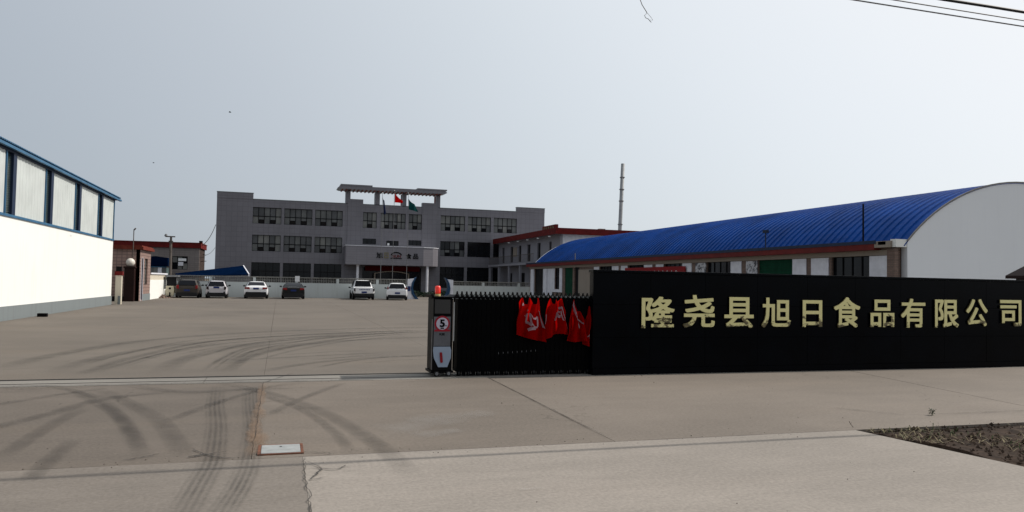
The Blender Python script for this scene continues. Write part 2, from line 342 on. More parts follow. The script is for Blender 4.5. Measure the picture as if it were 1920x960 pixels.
def window(par, x0, x1, z0, z1, y, cols=5, rows=(.5,), mats=(0, 0, 1, 2), bar=.07, opens=(), axis='y', name='window'):
    """frame part with pane children; y is the glass plane; opens: (col,row) sashes tilted out"""
    def B(mb, a, b_, c, d, e, f): return mb.box(a, b_, c, d, e, f) if axis == 'y' else mb.box(c, d, a, b_, e, f)
    fr = MB(); s = -1 if axis == 'y' else -1
    xs = [x0+(x1-x0)*i/cols for i in range(cols+1)]; zs = [z0]+[z0+(z1-z0)*r_ for r_ in rows]+[z1]
    for i, x in enumerate(xs):
        xa = max(x0, x-bar/2); xb = min(x1, x+bar/2); B(fr, xa, xb, y-.05, y+.03, z0, z1)
    for z in zs:
        za = max(z0, z-bar*.6); zb = min(z1, z+bar*.6); B(fr, x0+.001, x1-.001, y-.053, y+.033, za, zb)
    f = part(name, fr, M_frame, par)
    for i in range(cols):
        for j in range(len(zs)-1):
            a, b_, c, d = xs[i]+bar/2, xs[i+1]-bar/2, zs[j]+bar*.6, zs[j+1]-bar*.6
            mi = random.choice(mats); op = (i, j) in opens
            if op: d = c+(d-c)*.52; mi = 3
            key = (round(b_-a, 2), round(d-c, 2), mi, axis)
            if key not in PM:
                w2, h2 = (b_-a)/2-.002, (d-c)/2-.002; q = MB()
                B(q, -w2, w2, -.01, .01, -h2, h2); PM[key] = q.mesh('pane', M_pane[mi])
            ctr = ((a+b_)/2, y, (c+d)/2) if axis == 'y' else (y, (a+b_)/2, (c+d)/2)
            o = inst('pane', PM[key], ctr, f)
            if op:
                o.rotation_euler = (R(18), 0, 0) if axis == 'y' else (0, R(-18), 0); o.location.y += -.12 if axis == 'y' else 0
                e2 = zs[j+1]-bar*.6; key2 = (round(b_-a, 2), round(e2-d, 2), 'u')
                if key2 not in PM:
                    w2, h2 = (b_-a)/2-.002, (e2-d)/2-.03; q = MB(); q.box(-w2, w2, -.01, .01, -h2, h2); PM[key2] = q.mesh('pane', M_pane[0])
                inst('pane', PM[key2], ((a+b_)/2, y, (d+e2)/2+.02), f)
    return f

# ------------------------------------------------------------------ ground
g = bx(-1500, 1500, -1000, 2000, -.5, -.07); tag(part('ground', g, M_ground), kind='structure')
g = bx(-22, 60, -14, 112, -.3, -.045); tag(part('sub_base', g, M_under), kind='structure')
def slab(par, poly, mt, th=.035, name='slab'):
    return part(name, MB().prism(poly, 'z', -th, 0.0), mt, par)
def rect(x0, x1, y0, y1, g_=.005): return [(x0+g_, y0+g_), (x1-g_, y0+g_), (x1-g_, y1-g_), (x0+g_, y1-g_)]
road = setting('road'); fore = setting('forecourt'); yard = setting('yard')
def rag(poly, amp=.012, step=.25):
    """roughen the outline of a slab as broken concrete edges are"""
    out = []
    for i, p in enumerate(poly):
        q = poly[(i+1) % len(poly)]; L_ = math.hypot(q[0]-p[0], q[1]-p[1]); n_ = max(1, int(L_/step)) if L_ < 12 else 1
        for k_ in range(n_):
            t = k_/n_; a = 0 if k_ == 0 else amp*(random.random()-.5)
            out.append((p[0]+(q[0]-p[0])*t+a, p[1]+(q[1]-p[1])*t+a))
    return out
for p in [rect(-22, -3.9, -14, 7.34), rag(rect(-3.9, .255, 1.5, 7.34, .002), .004), rect(-3.9, .25, -14, 1.5), rag([(.256, 1.5), (7.15, 1.5), (6.8, 5.46), (6.52, 7.335), (.256, 7.338)], .004), [(.256, -14), (40, -14), (40, 1.48), (.256, 1.48)]]:
    slab(road, p, M_road if p[0][0] > .2 else M_roadl)
for x0, x1 in ((-9.2, -7.5), (-7.5, -3.85), (-3.85, -.2), (-.2, 3.43), (3.43, 10.85), (10.85, 17.5), (17.5, 30)):
    y0 = 7.34 if x1 < 6 else 7.3
    mt_ = M_apd if x1 < 0 else (M_apron if x1 < 4 else M_apl)
    if x0 == 3.43: pl = [(3.441, 7.345), (6.6, 7.345), (10.2, 7.3), (10.36, 7.99), (11.12, 12.7), (3.53, 12.7)]
    elif x0 == 10.85: pl = [(10.215, 7.3), (17.49, 7.3), (17.49, 12.7), (11.14, 12.7), (10.375, 7.99)]
    elif x0 == -.2: pl = [(-.196, 7.345), (3.435, 7.345), (3.518, 12.7), (-.196, 12.7)]
    else: pl = rect(x0, x1, y0, 12.71, .002)
    slab(fore, rag(pl, .008) if x1 < 18 else pl, mt_)

xs = [-9.2, -7.5, -3.85, -.2, 3.6, 7.25, 10.9, 14.55, 18.2, 22.7]; ys = [13.64, 24.8, 36, 47, 58, 70.3, 82, 94.8]
for i in range(len(xs)-1):
    for j in range(len(ys)-1):
        slab(yard, rag(rect(xs[i], xs[i+1], ys[j], ys[j+1], .002), .004) if j == 0 else rect(xs[i], xs[i+1], ys[j], ys[j+1], .004), M_yard)
slab(yard, rect(-22, -9.2, 49, 94.8, .004), M_yard); slab(yard, rect(22.7, 55, 69.5, 94.8, .004), M_yard); slab(yard, rect(22.7, 55, 13.64, 23.5, .004), M_yard)
slab(yard, rect(-22, 55, 94.8, 112, .004), M_yard)
trk = setting('gate_track', (0, 13.2, 0))
for a, b_ in ((-9.2, -5.2), (-5.2, -1.1), (-1.1, 3.0), (3.0, 7.5), (7.5, 17.5)): slab(trk, rect(a, b_, 12.72, 13.63, .005), M_track)
part('rail', bx(-9.2, 17.5, 13.475, 13.515, -.02, .012), M_rail, trk)
part('rail', bx(-9.2, 17.5, 13.02, 13.04, -.02, .006), M_rail, trk)

Z = [0.0012]
def ribbon(name, pts, wd, mt, par, jit=0, sub=6):
    P = [Vector((p[0], p[1], 0)) for p in pts]; out = []
    if len(P) > 2:
        for i in range(len(P)-1):
            p0, p1, p2, p3 = P[max(i-1, 0)], P[i], P[i+1], P[min(i+2, len(P)-1)]
            for k_ in range(sub):
                t = k_/sub; out.append(.5*((2*p1)+(p2-p0)*t+(2*p0-5*p1+4*p2-p3)*t*t+(3*p1-p0-3*p2+p3)*t**3))
        out.append(P[-1])
    else:
        n_ = max(2, int((P[1]-P[0]).length/.15)); out = [P[0].lerp(P[1], i/n_) for i in range(n_+1)]
    if jit: out = [p+Vector((random.uniform(-jit, jit), random.uniform(-jit, jit), 0)) for p in out]
    Z[0] += .00022; z = Z[0]; mb = MB(); vs = []; uvs = []
    for i, p in enumerate(out):
        d = (out[min(i+1, len(out)-1)]-out[max(i-1, 0)]).normalized(); a = Vector((-d.y, d.x, 0))
        ww = wd*(1+ (random.uniform(-.35, .35) if jit else 0))
        for q in (0, .5, 1): vs.append(p+a*ww*(q-.5)+Vector((0, 0, z))); uvs.append((q, i/(len(out)-1)))
    fs = []
    for i in range(len(out)-1):
        for q in (0, 1): fs.append((i*3+q, i*3+q+1, i*3+4+q, i*3+3+q))
    mb.add(vs, fs); c = centre(mb); me = mb.mesh(name, mt, c)
    uvl = me.uv_layers.new(name='UVMap')
    for lp in me.loops: uvl.data[lp.index].uv = uvs[lp.vertex_index]
    return link(name, me, c, par)
T1 = [(-3.13, 14.2), (-3.05, 14.97), (-2.74, 17.24), (-1.59, 21.09), (0.6, 23.36), (2.96, 24.73), (4.85, 25.51)]
T2 = [(-2.78, 15.09), (-2.24, 18.15), (-1.05, 20.7), (1.18, 22.68), (3.91, 24.2)]
T3 = [(-1.21, 14.46), (-1.04, 16.6), (-0.61, 19.09), (0.54, 20.95), (2.47, 23.28), (4.75, 24.96)]
T4 = [(-0.81, 14.4), (-0.53, 16.77), (0.25, 19.01), (1.71, 21.63), (3.47, 23.48)]
T5 = [(-0.81, 16.15), (0.44, 16.77), (1.6, 17.24), (2.34, 17.42)]
T6 = [(0.68, 14.62), (1.47, 15.77), (2.32, 16.44), (3.17, 16.58)]
for t, w_, mm in ((T1, .30, K_soft), (T2, .30, K_line), (T3, .32, K_line), (T4, .28, K_soft), (T5, .2, K_line), (T6, .16, K_line)):
    ribbon('tyre_mark', t, w_, mm, yard)
    for dx, dy in ((.16, -.55), (-.35, .5)): ribbon('tyre_mark', [(x+dx*random.uniform(.7, 1.4), y+dy*random.uniform(.8, 1.3)) for x, y in t[1:]], w_*.5, random.choice((K_line, K_soft)), yard)
ribbon('tyre_mark', [(-4.6, 15.2), (-4.4, 17.5), (-3.2, 21.5), (-.5, 24.6), (3.5, 26.6), (7.5, 27.2)], .5, K_soft, yard)
ribbon('tyre_mark', [(-3.6, 14.3), (-3.4, 17), (-2.2, 20.3), (.2, 22.9), (3.6, 24.9), (7.5, 25.6)], .42, K_soft, yard)
ribbon('tyre_mark', [(-1.9, 14.2), (-1.8, 16.5), (-1.0, 19.2), (.6, 21.8), (3.2, 23.9), (6.5, 24.8)], .5, K_soft, yard)
ribbon('tyre_mark', [(-.9, 14.2), (-.6, 17.2), (.6, 19.8), (2.6, 21.6), (5.2, 22.4)], .45, K_soft, yard)
ribbon('tyre_mark', [(-.3, 14.1), (.6, 15.4), (2.0, 16.4), (3.8, 16.9)], .3, K_soft, yard)
A1 = [(-0.86, 12.49), (-0.74, 10.52), (-0.61, 9.01), (-0.53, 7.43), (-0.55, 6.67), (-0.62, 5.2)]
A2 = [(-0.38, 12.41), (-0.31, 10.44), (-0.23, 8.93), (-0.21, 7.36), (-0.25, 6.44), (-0.4, 5.2)]
A3 = [(-1.14, 13.18), (-0.28, 11.81), (0.29, 10.55), (0.64, 9.45), (0.9, 8.24), (1.05, 7.3), (1.13, 6.28)]
A3b = [(-0.35, 11.66), (0.28, 10.11), (0.59, 8.61), (0.71, 7.38)]
A4 = [(-4.2, 10.4), (-3.34, 11.09), (-2.91, 11.75), (-2.38, 12.4)]
A4b = [(-3.3, 8.2), (-2.84, 9.47), (-2.53, 10.26), (-2.17, 11.33), (-1.37, 11.84)]
A5 = [(-2.52, 12.42), (-1.55, 10.26), (-1.16, 9.13), (-0.76, 7.49)]
A6 = [(-3.34, 12.91), (-2.33, 11.5), (-1.66, 9.55), (-1.27, 8.05)]
A7 = [(-1.19, 9.39), (-0.88, 10.33), (-0.48, 11.31), (-0.06, 12.18)]
A8 = [(-2.34, 7.84), (-2.35, 8.79), (-2.33, 9.69), (-2.27, 10.6)]
A9 = [(-1.87, 6.9), (-1.9, 7.74), (-1.92, 8.57)]
for t, w_, mm in ((A1, .27, K_strong), (A2, .24, K_strong), (A3, .26, K_soft), (A3b, .16, K_soft), (A4, .22, K_soft), (A4b, .26, K_soft), (A5, .26, K_soft), (A6, .2, K_soft), (A7, .18, K_soft), (A8, .22, K_soft), (A9, .2, K_soft)):
    ribbon('tyre_mark', t, w_, mm, fore)
ribbon('tyre_mark', [(x-.35, y) for x, y in A5], .2, K_soft, fore); ribbon('tyre_mark', [(x+1.1, y+.2) for x, y in A7], .16, K_soft, fore)
ribbon('tyre_mark', [(-2.1, 12.6), (-1.3, 11.8), (-.5, 11.9), (.4, 12.5)], .3, K_soft, fore)
for t, p_ in (([(0.28, 13.84), (-0.19, 12.63)], fore), ([(-1.29, 7.5), (-1.17, 7.58), (-1.01, 7.72)], fore), ([(-0.76, 7.89), (-0.53, 7.48), (-0.34, 7.39)], fore), ([(-0.13, 11.84), (0.02, 11.93), (0.26, 11.83)], fore),
          ([(-7.19, 26.95), (-6.26, 28.1)], yard), ([(-3.81, 12.64), (-3.43, 12.46), (-3.16, 12.47)], fore), ([(-3.13, 12.72), (-2.81, 12.58)], fore), ([(-4.54, 15.01), (-4.08, 15.11)], yard), ([(0.26, 7.13), (0.39, 6.82), (0.3, 6.47), (0.44, 6.53)], road),
          ([(.3, 6.9), (.5, 6.75), (.62, 6.9)], road), ([(-.6, 7.62), (-.75, 7.5), (-.4, 7.7)], fore), ([(7.39, 8.75), (7.7, 8.35), (7.95, 8.02)], fore), ([(.25, 7.5), (.45, 7.42), (.52, 7.36)], fore)):
    ribbon('crack', t, .022, K_crack, p_, .012, 8)
ribbon('dirt_stain', [(-.2, 7.38), (-.2, 9.5), (-.19, 12.6)], .16, K_dirt, fore, .02, 14); ribbon('dirt_stain', [(-.14, 7.5), (-.16, 8.6)], .2, K_dirt, fore, .03)
ribbon('crack', [(-.2, 7.4), (-.2, 10), (-.19, 12.7)], .009, K_crack, fore, .012, 16)
ribbon('crack', [(7.95, 8.01), (10.3, 7.98), (13, 7.96), (17, 7.97)], .02, K_crack, fore, .006, 24)
ribbon('crack', [(.256, 7.3), (.26, 6.2), (.28, 4.2)], .013, K_crack, road, .02, 22)
ribbon('crack', [(3.44, 7.4), (3.47, 10), (3.515, 12.7)], .016, K_crack, fore, .008, 16)
for t, w_ in (([(1.1, 8.3), (1.9, 8.9), (2.7, 9.3)], .6), ([(1.4, 8.0), (2.0, 8.25)], .3), ([(1.85, 5.75), (2.1, 5.8)], .05)): ribbon('cement_stain', t, w_, K_pale, fore if w_ > .1 else road, .03)
ribbon('cement_stain', [(-9.2, 12.76), (-3.8, 12.76), (2, 12.74)], .06, K_crack, fore, .01, 14)

# dirt verge with clods and dry grass
vb = MB(); nx, ny = 60, 34; rv = random.Random(3)
def vx(u, v_):   # left boundary follows the slab edge
    y = -1.0+8.27*v_; xl = 6.53+(7.3-y)*.155 if y < 7.3 else 6.53
    return xl+.012+(24-xl)*u**1.5, y
hs = {}
for i in range(nx+1):
    for j in range(ny+1):
        u, v_ = i/nx, j/ny; x, y = vx(u, v_)
        h = -.03 if (i == 0 or j == ny) else -.02+.035*rv.random()+.025*math.sin(x*3.1+y*2)*math.sin(y*4.3-x)
        vb.v.append((x, y, h))
for i in range(nx):
    for j in range(ny): a = i*(ny+1)+j; vb.f.append((a, a+ny+1, a+ny+2, a+1)); vb.mi.append(0)
tag(part('dirt_verge', vb, M_soil), kind='structure')
cb = MB()
for i in range(9000):
    u, v_ = rv.random()**.8, rv.random(); x, y = vx(u*.75, v_); s = rv.uniform(.006, .03)*(1 if rv.random() < .93 else 2.0)
    if x < 6.56+(7.3-y)*.155 + s: continue
    pts = [(x+s*a*rv.uniform(.6, 1.2), y+s*b_*rv.uniform(.6, 1.2), .005+s*c*rv.uniform(.5, 1)) for a, b_, c in ((1, 0, 0), (-1, 0, 0), (0, 1, 0), (0, -1, 0), (0, 0, 1), (0, 0, -.6))]
    cb.add(pts, [(0, 2, 4), (2, 1, 4), (1, 3, 4), (3, 0, 4), (2, 0, 5), (1, 2, 5), (3, 1, 5), (0, 3, 5)])
tag(part('loose_soil', cb, M_clod), 'crumbly brown clods of soil scattered over the verge at the right', 'soil', kind='stuff')
def blades(nm, n_, mt, lab, cat, hmax, seed, flat=0.3):
    rr = random.Random(seed); q = MB()
    for i in range(n_):
        cl = rr.random(); x, y = vx(rr.random()*.7, rr.random())
        if math.sin(x*2.3+seed)*math.sin(y*3.1+seed) < -.2: continue
        a = rr.uniform(0, 6.28); L_ = rr.uniform(.03, hmax); h = L_*rr.uniform(flat*.3, flat*1.6); dx, dy = math.cos(a)*L_, math.sin(a)*L_; wv = rr.uniform(.002, .005)
        nx_, ny_ = -math.sin(a)*wv, math.cos(a)*wv
        if x+dx-.01 < 6.54+(7.3-y)*.155 or y+dy > 7.26: continue
        q.add([(x-nx_, y-ny_, .01), (x+nx_, y+ny_, .01), (x+dx*.6+nx_, y+dy*.6+ny_, .012+h), (x+dx*.6-nx_, y+dy*.6-ny_, .012+h), (x+dx, y+dy, .01+h*1.1)], [(0, 1, 2, 3), (3, 2, 4)])
    tag(part(nm, q, mt), lab, cat, kind='stuff')
blades('dry_grass', 9000, M_straw, 'flattened straw coloured dry grass on the dirt verge', 'dry grass', .13, 5)
blades('green_weeds', 4200, M_grass, 'thin green weeds coming up through the dirt verge', 'weeds', .08, 11, .6)
# sprig in the crack
sp = thing('weed_sprig', 'small dark weed growing from the crack beside the dirt verge', 'weed', (8.33, 7.975, 0))
rr = random.Random(9); q = MB(); q2 = MB()
for i in range(5): a = rr.uniform(0, 6.28); q.tube([(8.33, 7.975, -.02), (8.33+.015*math.cos(a), 7.975+.015*math.sin(a), .04), (8.33+.03*math.cos(a), 7.975+.03*math.sin(a), .075)], .0025, 4)
for i in range(46):
    a = rr.uniform(0, 6.28); r_ = rr.uniform(.005, .045); z = rr.uniform(.015, .09); s = rr.uniform(.008, .016); c = Vector((8.33+r_*math.cos(a), 7.975+r_*math.sin(a), z)); d1 = Vector((rr.uniform(-1, 1), rr.uniform(-1, 1), rr.uniform(-.6, .6))).normalized()*s; d2 = d1.cross(Vector((rr.random(), rr.random(), 1))).normalized()*s*.6
    q2.add([c-d1, c+d2, c+d1, c-d2], [(0, 1, 2, 3)])
part('stem', q, M_grass, sp); part('leaves', q2, M_hedge, sp)
q = MB(); q.tube([(6.62, 7.48, 0), (6.6, 7.5, .035), (6.575, 7.5, .07)], .004, 4); q.tube([(6.6, 7.5, .035), (6.62, 7.51, .055)], .002, 4)
tag(part('dry_twig', q, M_pole), 'tiny dry twig sticking up near the corner of the verge', 'twig')

q = MB(); rr = random.Random(31)
for i in range(420):
    x, y = rr.uniform(-4.5, 12), rr.choice((rr.uniform(4.5, 12.6), rr.gauss(7.4, .12), rr.gauss(12.7, .1))); sz = rr.uniform(.002, .008)*(1 if rr.random() < .95 else 2)
    if y < 7.3 and x > 6.3: continue
    q.add([(x+sz*a*rr.uniform(.6, 1.2), y+sz*b_*rr.uniform(.6, 1.2), .001+sz*c) for a, b_, c in ((1, 0, 0), (-1, 0, 0), (0, 1, 0), (0, -1, 0), (0, 0, .8), (0, 0, -.4))], [(0, 2, 4), (2, 1, 4), (1, 3, 4), (3, 0, 4), (2, 0, 5), (1, 2, 5), (3, 1, 5), (0, 3, 5)])
tag(part('grit', q, M_soil), 'tiny dark specks of grit lying on the pale concrete', 'grit', kind='stuff')
# drain cover
dc = thing('drain_cover', 'pale rectangular concrete cover in a rusty frame set in the forecourt', 'drain cover', (.06, 7.67, 0))
part('frame', MB().box(-.125, .245, 7.46, 7.485, -.02, .012).box(-.125, .245, 7.855, 7.885, -.02, .012).box(-.15, -.123, 7.46, 7.885, -.02, .013).box(.243, .268, 7.46, 7.885, -.02, .013), M_rust, dc)
part('lid', bx(-.12, .24, 7.49, 7.85, -.02, .016), mat('pale_lid_concrete', (.25, .26, .26), .85, var=.15, scale=9), dc, bevel=.004)
part('lifting_hole', MB().lathe([(.012, 0), (.012, .002)], (.06, 7.75, .0165), 10), M_dark, dc)
tag(part('black_block', bx(-9.02, -8.68, 33.7, 33.9, 0, .14), M_black, bevel=.02), 'small black block lying on the yard at the foot of the white wall', 'block')

# ------------------------------------------------------------------ workshop on the left
ws = thing('workshop_building', 'long white workshop with blue roof edge and translucent upper panels at the left', 'building', (-9.31, 31, 0))
X0 = -9.31; Y0, Y1 = 13.9, 48.75
part('wall', MB().box(-24, X0, Y0, Y1, .5, 3.7).box(-24, X0-.25, Y0+.1, Y1-.12, 3.7, 6.08), M_white, ws)
part('plinth', bx(-24.03, X0+.03, Y0-.03, Y1+.03, -.05, .5), M_base, ws)
part('sill_beam', bx(X0-.26, X0+.05, Y0, Y1+.03, 3.7, 3.79), M_bluetrim, ws)
part('head_beam', bx(X0-.26, X0+.03, Y0, Y1+.03, 6.02, 6.14), M_navy, ws)
sheet = MB(); sw = .735
prof = [(0, 0), (.10, 0), (.13, .018), (.2, .018), (.23, 0), (.5, 0), (.53, .018), (.6, .018), (.63, 0), (sw, 0)]
for a in prof:
    for z in (-1.11, 1.11): sheet.v.append((a[1], a[0]-sw/2, z))
for i in range(len(prof)-1): sheet.f.append((2*i, 2*i+2, 2*i+3, 2*i+1)); sheet.mi.append(0)
sheet_me = sheet.mesh('wall_panel', M_poly)
lou = MB()
for i in range(26): z = -1.1+i*.085; lou.add([(0, -.32, z), (0, .32, z), (-.07, .32, z+.07), (-.07, -.32, z+.07)], [(0, 1, 2, 3)])
lou.box(-.2, -.12, -.32, .32, -1.1, 1.1); lou_me = lou.mesh('louvre', M_louv)
post_me = bx(-.09, .05, -.18, .18, -1.12, 1.12).mesh('post', M_navy); fr_me = bx(-.05, .03, -.03, .03, -1.12, 1.12).mesh('post', M_bluetrim)
y = 31.6
starts = [31.6+4.73*k for k in range(-4, 4)]
for s in starts:
    ye = min(s+3.7, 48.62) if s < 45 else 48.62
    k_ = 0; yy = s
    while yy < ye-.2:
        if yy > Y0: o = inst('wall_panel', sheet_me, (X0-.03, yy+sw/2, 4.905), ws)
        yy += sw; k_ += 1
        if k_ == 5: break
    if s-.7 > Y0:
        inst('louvre', lou_me, (X0-.05, s-.68, 4.905), ws); inst('post', post_me, (X0-.02, s-.2, 4.905), ws); inst('post', fr_me, (X0-.01, s-1.03, 4.905), ws)
inst('post', fr_me, (X0-.0, 48.72, 4.905), ws)
rf = MB(); rp = .8; ns = 16
for i in range(ns+1):
    yy = -rp/2+rp*i/ns; h = .03*math.cos(2*math.pi*i/4)
    rf.v += [(.2, yy, h), (-7.3, yy, .9+h), (.2, yy, h-.012), (-7.3, yy, .888+h)]
for i in range(ns):
    a = 4*i; rf.f += [(a, a+4, a+5, a+1), (a+2, a+3, a+7, a+6), (a, a+2, a+6, a+4)]; rf.mi += [0]*3
rf_me = rf.mesh('roof_sheet', M_bluetrim)
k_ = 0
while Y0-.4+k_*rp+rp < 50.0: inst('roof_sheet', rf_me, (X0, Y0+k_*rp, 6.27), ws); k_ += 1
part('gutter', bx(X0+.08, X0+.19, Y0-.4, 49.8, 6.10, 6.2), M_bluetrim, ws); part('soffit', bx(X0-.24, X0+.08, Y0-.3, 49.7, 6.145, 6.18), M_navy, ws)
part('roof', MB().prism([(X0-.3, 6.1), (-24, 6.1), (-24, 6.2), (-16.6, 7.05)], 'y', Y0+.05, Y1-.05), M_white, ws)

def post_box():
    t = thing('gate_post', 'short pale post with a dark red box on top beside the white workshop corner', 'post', (-9.0, 49.1, 0))
    part('shaft', bx(-9.15, -8.83, 48.95, 49.25, 0, 1.7), M_cream, t); part('cap', bx(-9.2, -8.78, 48.9, 49.3, 1.7, 1.93), M_red, t); part('lamp_box', bx(-9.14, -8.86, 48.97, 49.22, 1.93, 2.22), M_black, t)
    part('dark_face', bx(-8.99, -8.86, 48.92, 48.948, 0, .5), M_base, t)
post_box()

# ------------------------------------------------------------------ gatehouse
gh = thing('gatehouse', 'small pink tiled gatehouse with brown red roof trim beyond the white workshop', 'building', (-8.9, 57.5, 0))
wb = MB(); wall_holes(wb, 55.3, 59.65, 0, 3.45, -8.9, -.24, [(55.85, 56.45, .08, 2.88), (57.2, 58.4, 1.1, 2.9)], 'x')
wb.box(-12.5, -8.903, 55.3, 55.5, 0, 3.45).box(-12.5, -8.903, 59.4, 59.65, 0, 3.45).box(-12.5, -12.3, 55.5, 59.4, 0, 3.45)
part('wall', wb, M_pink, gh)
part('roof_trim', MB().box(-12.7, -8.7, 55.1, 59.85, 3.45, 3.62).box(-12.6, -8.78, 55.18, 59.77, 3.62, 3.72), M_redbr, gh)
part('door', bx(-9.06, -9.0, 55.85, 56.45, .08, 2.88), M_blueblk, gh); window(gh, 57.2, 58.4, 1.1, 2.9, -9.03, 2, (.62,), (0, 1), .05, axis='x')
part('plinth', bx(-8.94, -8.86, 56.5, 59.6, 0, .45), M_base, gh); part('door_frame', MB().box(-8.93, -8.87, 55.78, 55.85, 0, 2.95).box(-8.93, -8.87, 56.45, 56.52, 0, 2.95), M_shut, gh)
gp = thing('gate_pillar', 'dark brown pillar carrying a round globe lamp in front of the gatehouse', 'pillar', (-9.4, 55, 0))
part('shaft', bx(-9.72, -9.12, 54.7, 55.25, 0, 2.2), M_brown, gp, bevel=.02); part('cap', bx(-9.77, -9.07, 54.65, 55.28, 2.2, 2.3), M_brown, gp); part('base', bx(-10.6, -9.72, 54.75, 55.2, 0, .32), M_dark, gp)
def sphere_mb(c, r, k=12, n_=8): return MB().lathe([(max(.001, r*math.sin(math.pi*i/n_)), -r*math.cos(math.pi*i/n_)) for i in range(n_+1)], c, k)
part('globe_lamp', sphere_mb((-9.42, 54.97, 2.57), .28, 16, 10), M_globe, gp, True)
tp = thing('lamp_mast', 'thin dark mast with a small lamp head standing at the gatehouse roof edge', 'mast', (-9.3, 55.0, 2.9))
part('mast', MB().tube([(-9.3, 55.07, 2.9), (-9.3, 55.07, 4.75)], .03), M_pole, tp); part('lamp_head', MB().tube([(-9.3, 55.07, 4.72), (-9.18, 55.0, 4.84)], .045), M_pole, tp)

# side wall running back along the left
sw_ = thing('side_wall', 'low white wall with cream band running back from the gatehouse', 'wall', (-8.9, 64, 0))
part('wall', bx(-9.15, -8.9, 59.66, 68, 0, 1.42), M_white, sw_); part('band', bx(-9.13, -8.92, 59.66, 68, 1.42, 1.84), M_cream, sw_); part('coping', bx(-9.2, -8.84, 59.66, 68.05, 1.84, 1.95), M_shut, sw_)
q = MB(); rr = random.Random(21)
for i in range(60):
    s = rr.uniform(.05, .13); x, y = -8.65+rr.gauss(0, .16), 64.8+rr.gauss(0, .5); z = max(0, .32-abs(x+8.7)*1.1-abs(y-64.8)*.3)*rr.random()
    q.add([(x+s*a*rr.uniform(.6, 1.2), y+s*b_*rr.uniform(.6, 1.2), z+s*c) for a, b_, c in ((1, 0, 0), (-1, 0, 0), (0, 1, 0), (0, -1, 0), (0, 0, 1), (0, 0, -.6))], [(0, 2, 4), (2, 1, 4), (1, 3, 4), (3, 0, 4), (2, 0, 5), (1, 2, 5), (3, 1, 5), (0, 3, 5)])
tag(part('rubble_heap', q, M_brick), 'little brown heap of rubble against the low white wall', 'rubble', kind='stuff')
gs = thing('glazed_shed', 'dark blue roofed shed with pale curtained glazing above the low white wall', 'shed', (-10.3, 74, 0))
part('wall', bx(-11.6, -9.75, 74.1, 76, 0, 2.5), M_louv, gs); part('roof_panel', MB().prism([(-11.8, 2.62), (-11.7, 3.42), (-10.6, 3.5), (-9.65, 3.38), (-9.6, 2.62)], 'y', 73.9, 76.2), M_navyroof, gs)
for i in range(5): part('pane', bx(-11.5+.35*i, -11.5+.35*i+.32, 74.04, 74.09, 1.3, 2.5), [M_shut, M_pane[1], M_pane[0]][(i*2) % 3], gs)
part('frame', MB().box(-11.6, -9.75, 74.02, 74.1, 2.5, 2.6).box(-11.6, -9.75, 74.02, 74.1, 1.2, 1.29), M_bluetrim, gs)

bb = thing('back_building', 'single storey dull tiled building with a dark red fascia behind the gatehouse', 'building', (-11, 78, 0))
wb = MB(); wall_holes(wb, -18, -7.4, 0, 4.46, 78, .25, [(-9.78, -8.42, 2.4, 3.66)]); part('wall', wb, M_grey_tile, bb)
part('side_wall', bx(-7.66, -7.403, 78.252, 83.5, 0, 4.46), mat('dark_brown_brick', (.045, .032, .028), .9, var=.4, scale=6, spec=.1), bb); part('side_wall', bx(-18, -17.7, 78.252, 83.5, 0, 4.46), M_brick, bb); part('rear_wall', bx(-17.7, -7.67, 83.2, 83.5, 0, 4.46), M_brick, bb)
part('fascia', MB().box(-18.2, -7.25, 77.8, 83.65, 4.463, 4.93), M_red, bb); part('coping', bx(-18.25, -7.2, 77.75, 83.7, 4.933, 4.99), M_redbr, bb)
window(bb, -9.78, -8.42, 2.4, 3.66, 78.1, 3, (.5,), (3, 3, 1, 3), .06)
part('pane', bx(-9.25, -8.8, 77.98, 78.0, 2.75, 3.1), M_shut, bb, label='painted pale window reflection'); part('pane', bx(-9.25, -8.55, 77.98, 78.0, 3.2, 3.45), M_pw, bb, label='painted pale window reflection')  # two pale sheets paint the bright reflection in this window
part('roof_lamp', bx(-7.5, -7.2, 78.4, 78.7, 4.99, 5.2), M_black, bb)
part('side_post', MB().tube([(-7.25, 78, 3.2), (-6.75, 78, 3.25)], .03).tube([(-7.1, 78, 3.9), (-6.8, 78, 3.8)], .03), M_black, bb)
up = thing('utility_pole', 'weathered pole with a crossarm and lamp beside the low white wall', 'pole', (-8.9, 70, 0))
part('mast', MB().tube([(-8.87, 70, 0), (-8.93, 70, 4.3), (-8.93, 70, 5.05)], .12, 8, .09), M_pole, up); part('crossarm', bx(-9.35, -8.6, 69.93, 70.02, 5.05, 5.15), M_pole, up); part('lamp', MB().lathe([(.06, -.05), (.13, .02), (.1, .14), (.03, .2)], (-9.33, 69.98, 5.13), 10), M_greysteel, up)
part('bracket', MB().box(-9.1, -8.75, 69.9, 69.99, 4.6, 4.75).box(-9.0, -8.86, 69.86, 69.99, 4.75, 5.0), M_pole, up)
def sagwire(name, a, b_, sag, r, mt, lab, group=None, n_=14, cat='cable'):
    a, b_ = Vector(a), Vector(b_); q = MB(); pts = [a.lerp(b_, i/n_)-Vector((0, 0, sag*4*(i/n_)*(1-i/n_))) for i in range(n_+1)]
    return tag(part(name, q.tube(pts, r, 5), mt, smooth=True), lab, cat, group)
sagwire('hanging_cable', (-7.33, 94.9, 7.9), (-7.2, 78.6, 4.8), .35, .035, M_wire, 'black cable sagging from the grey office corner to the red fascia roof')
sagwire('hanging_cable', (-7.33, 94.9, 5.2), (-7.1, 78.0, 3.85), .3, .02, M_wire, 'lower thin cable between office corner and back building bracket')

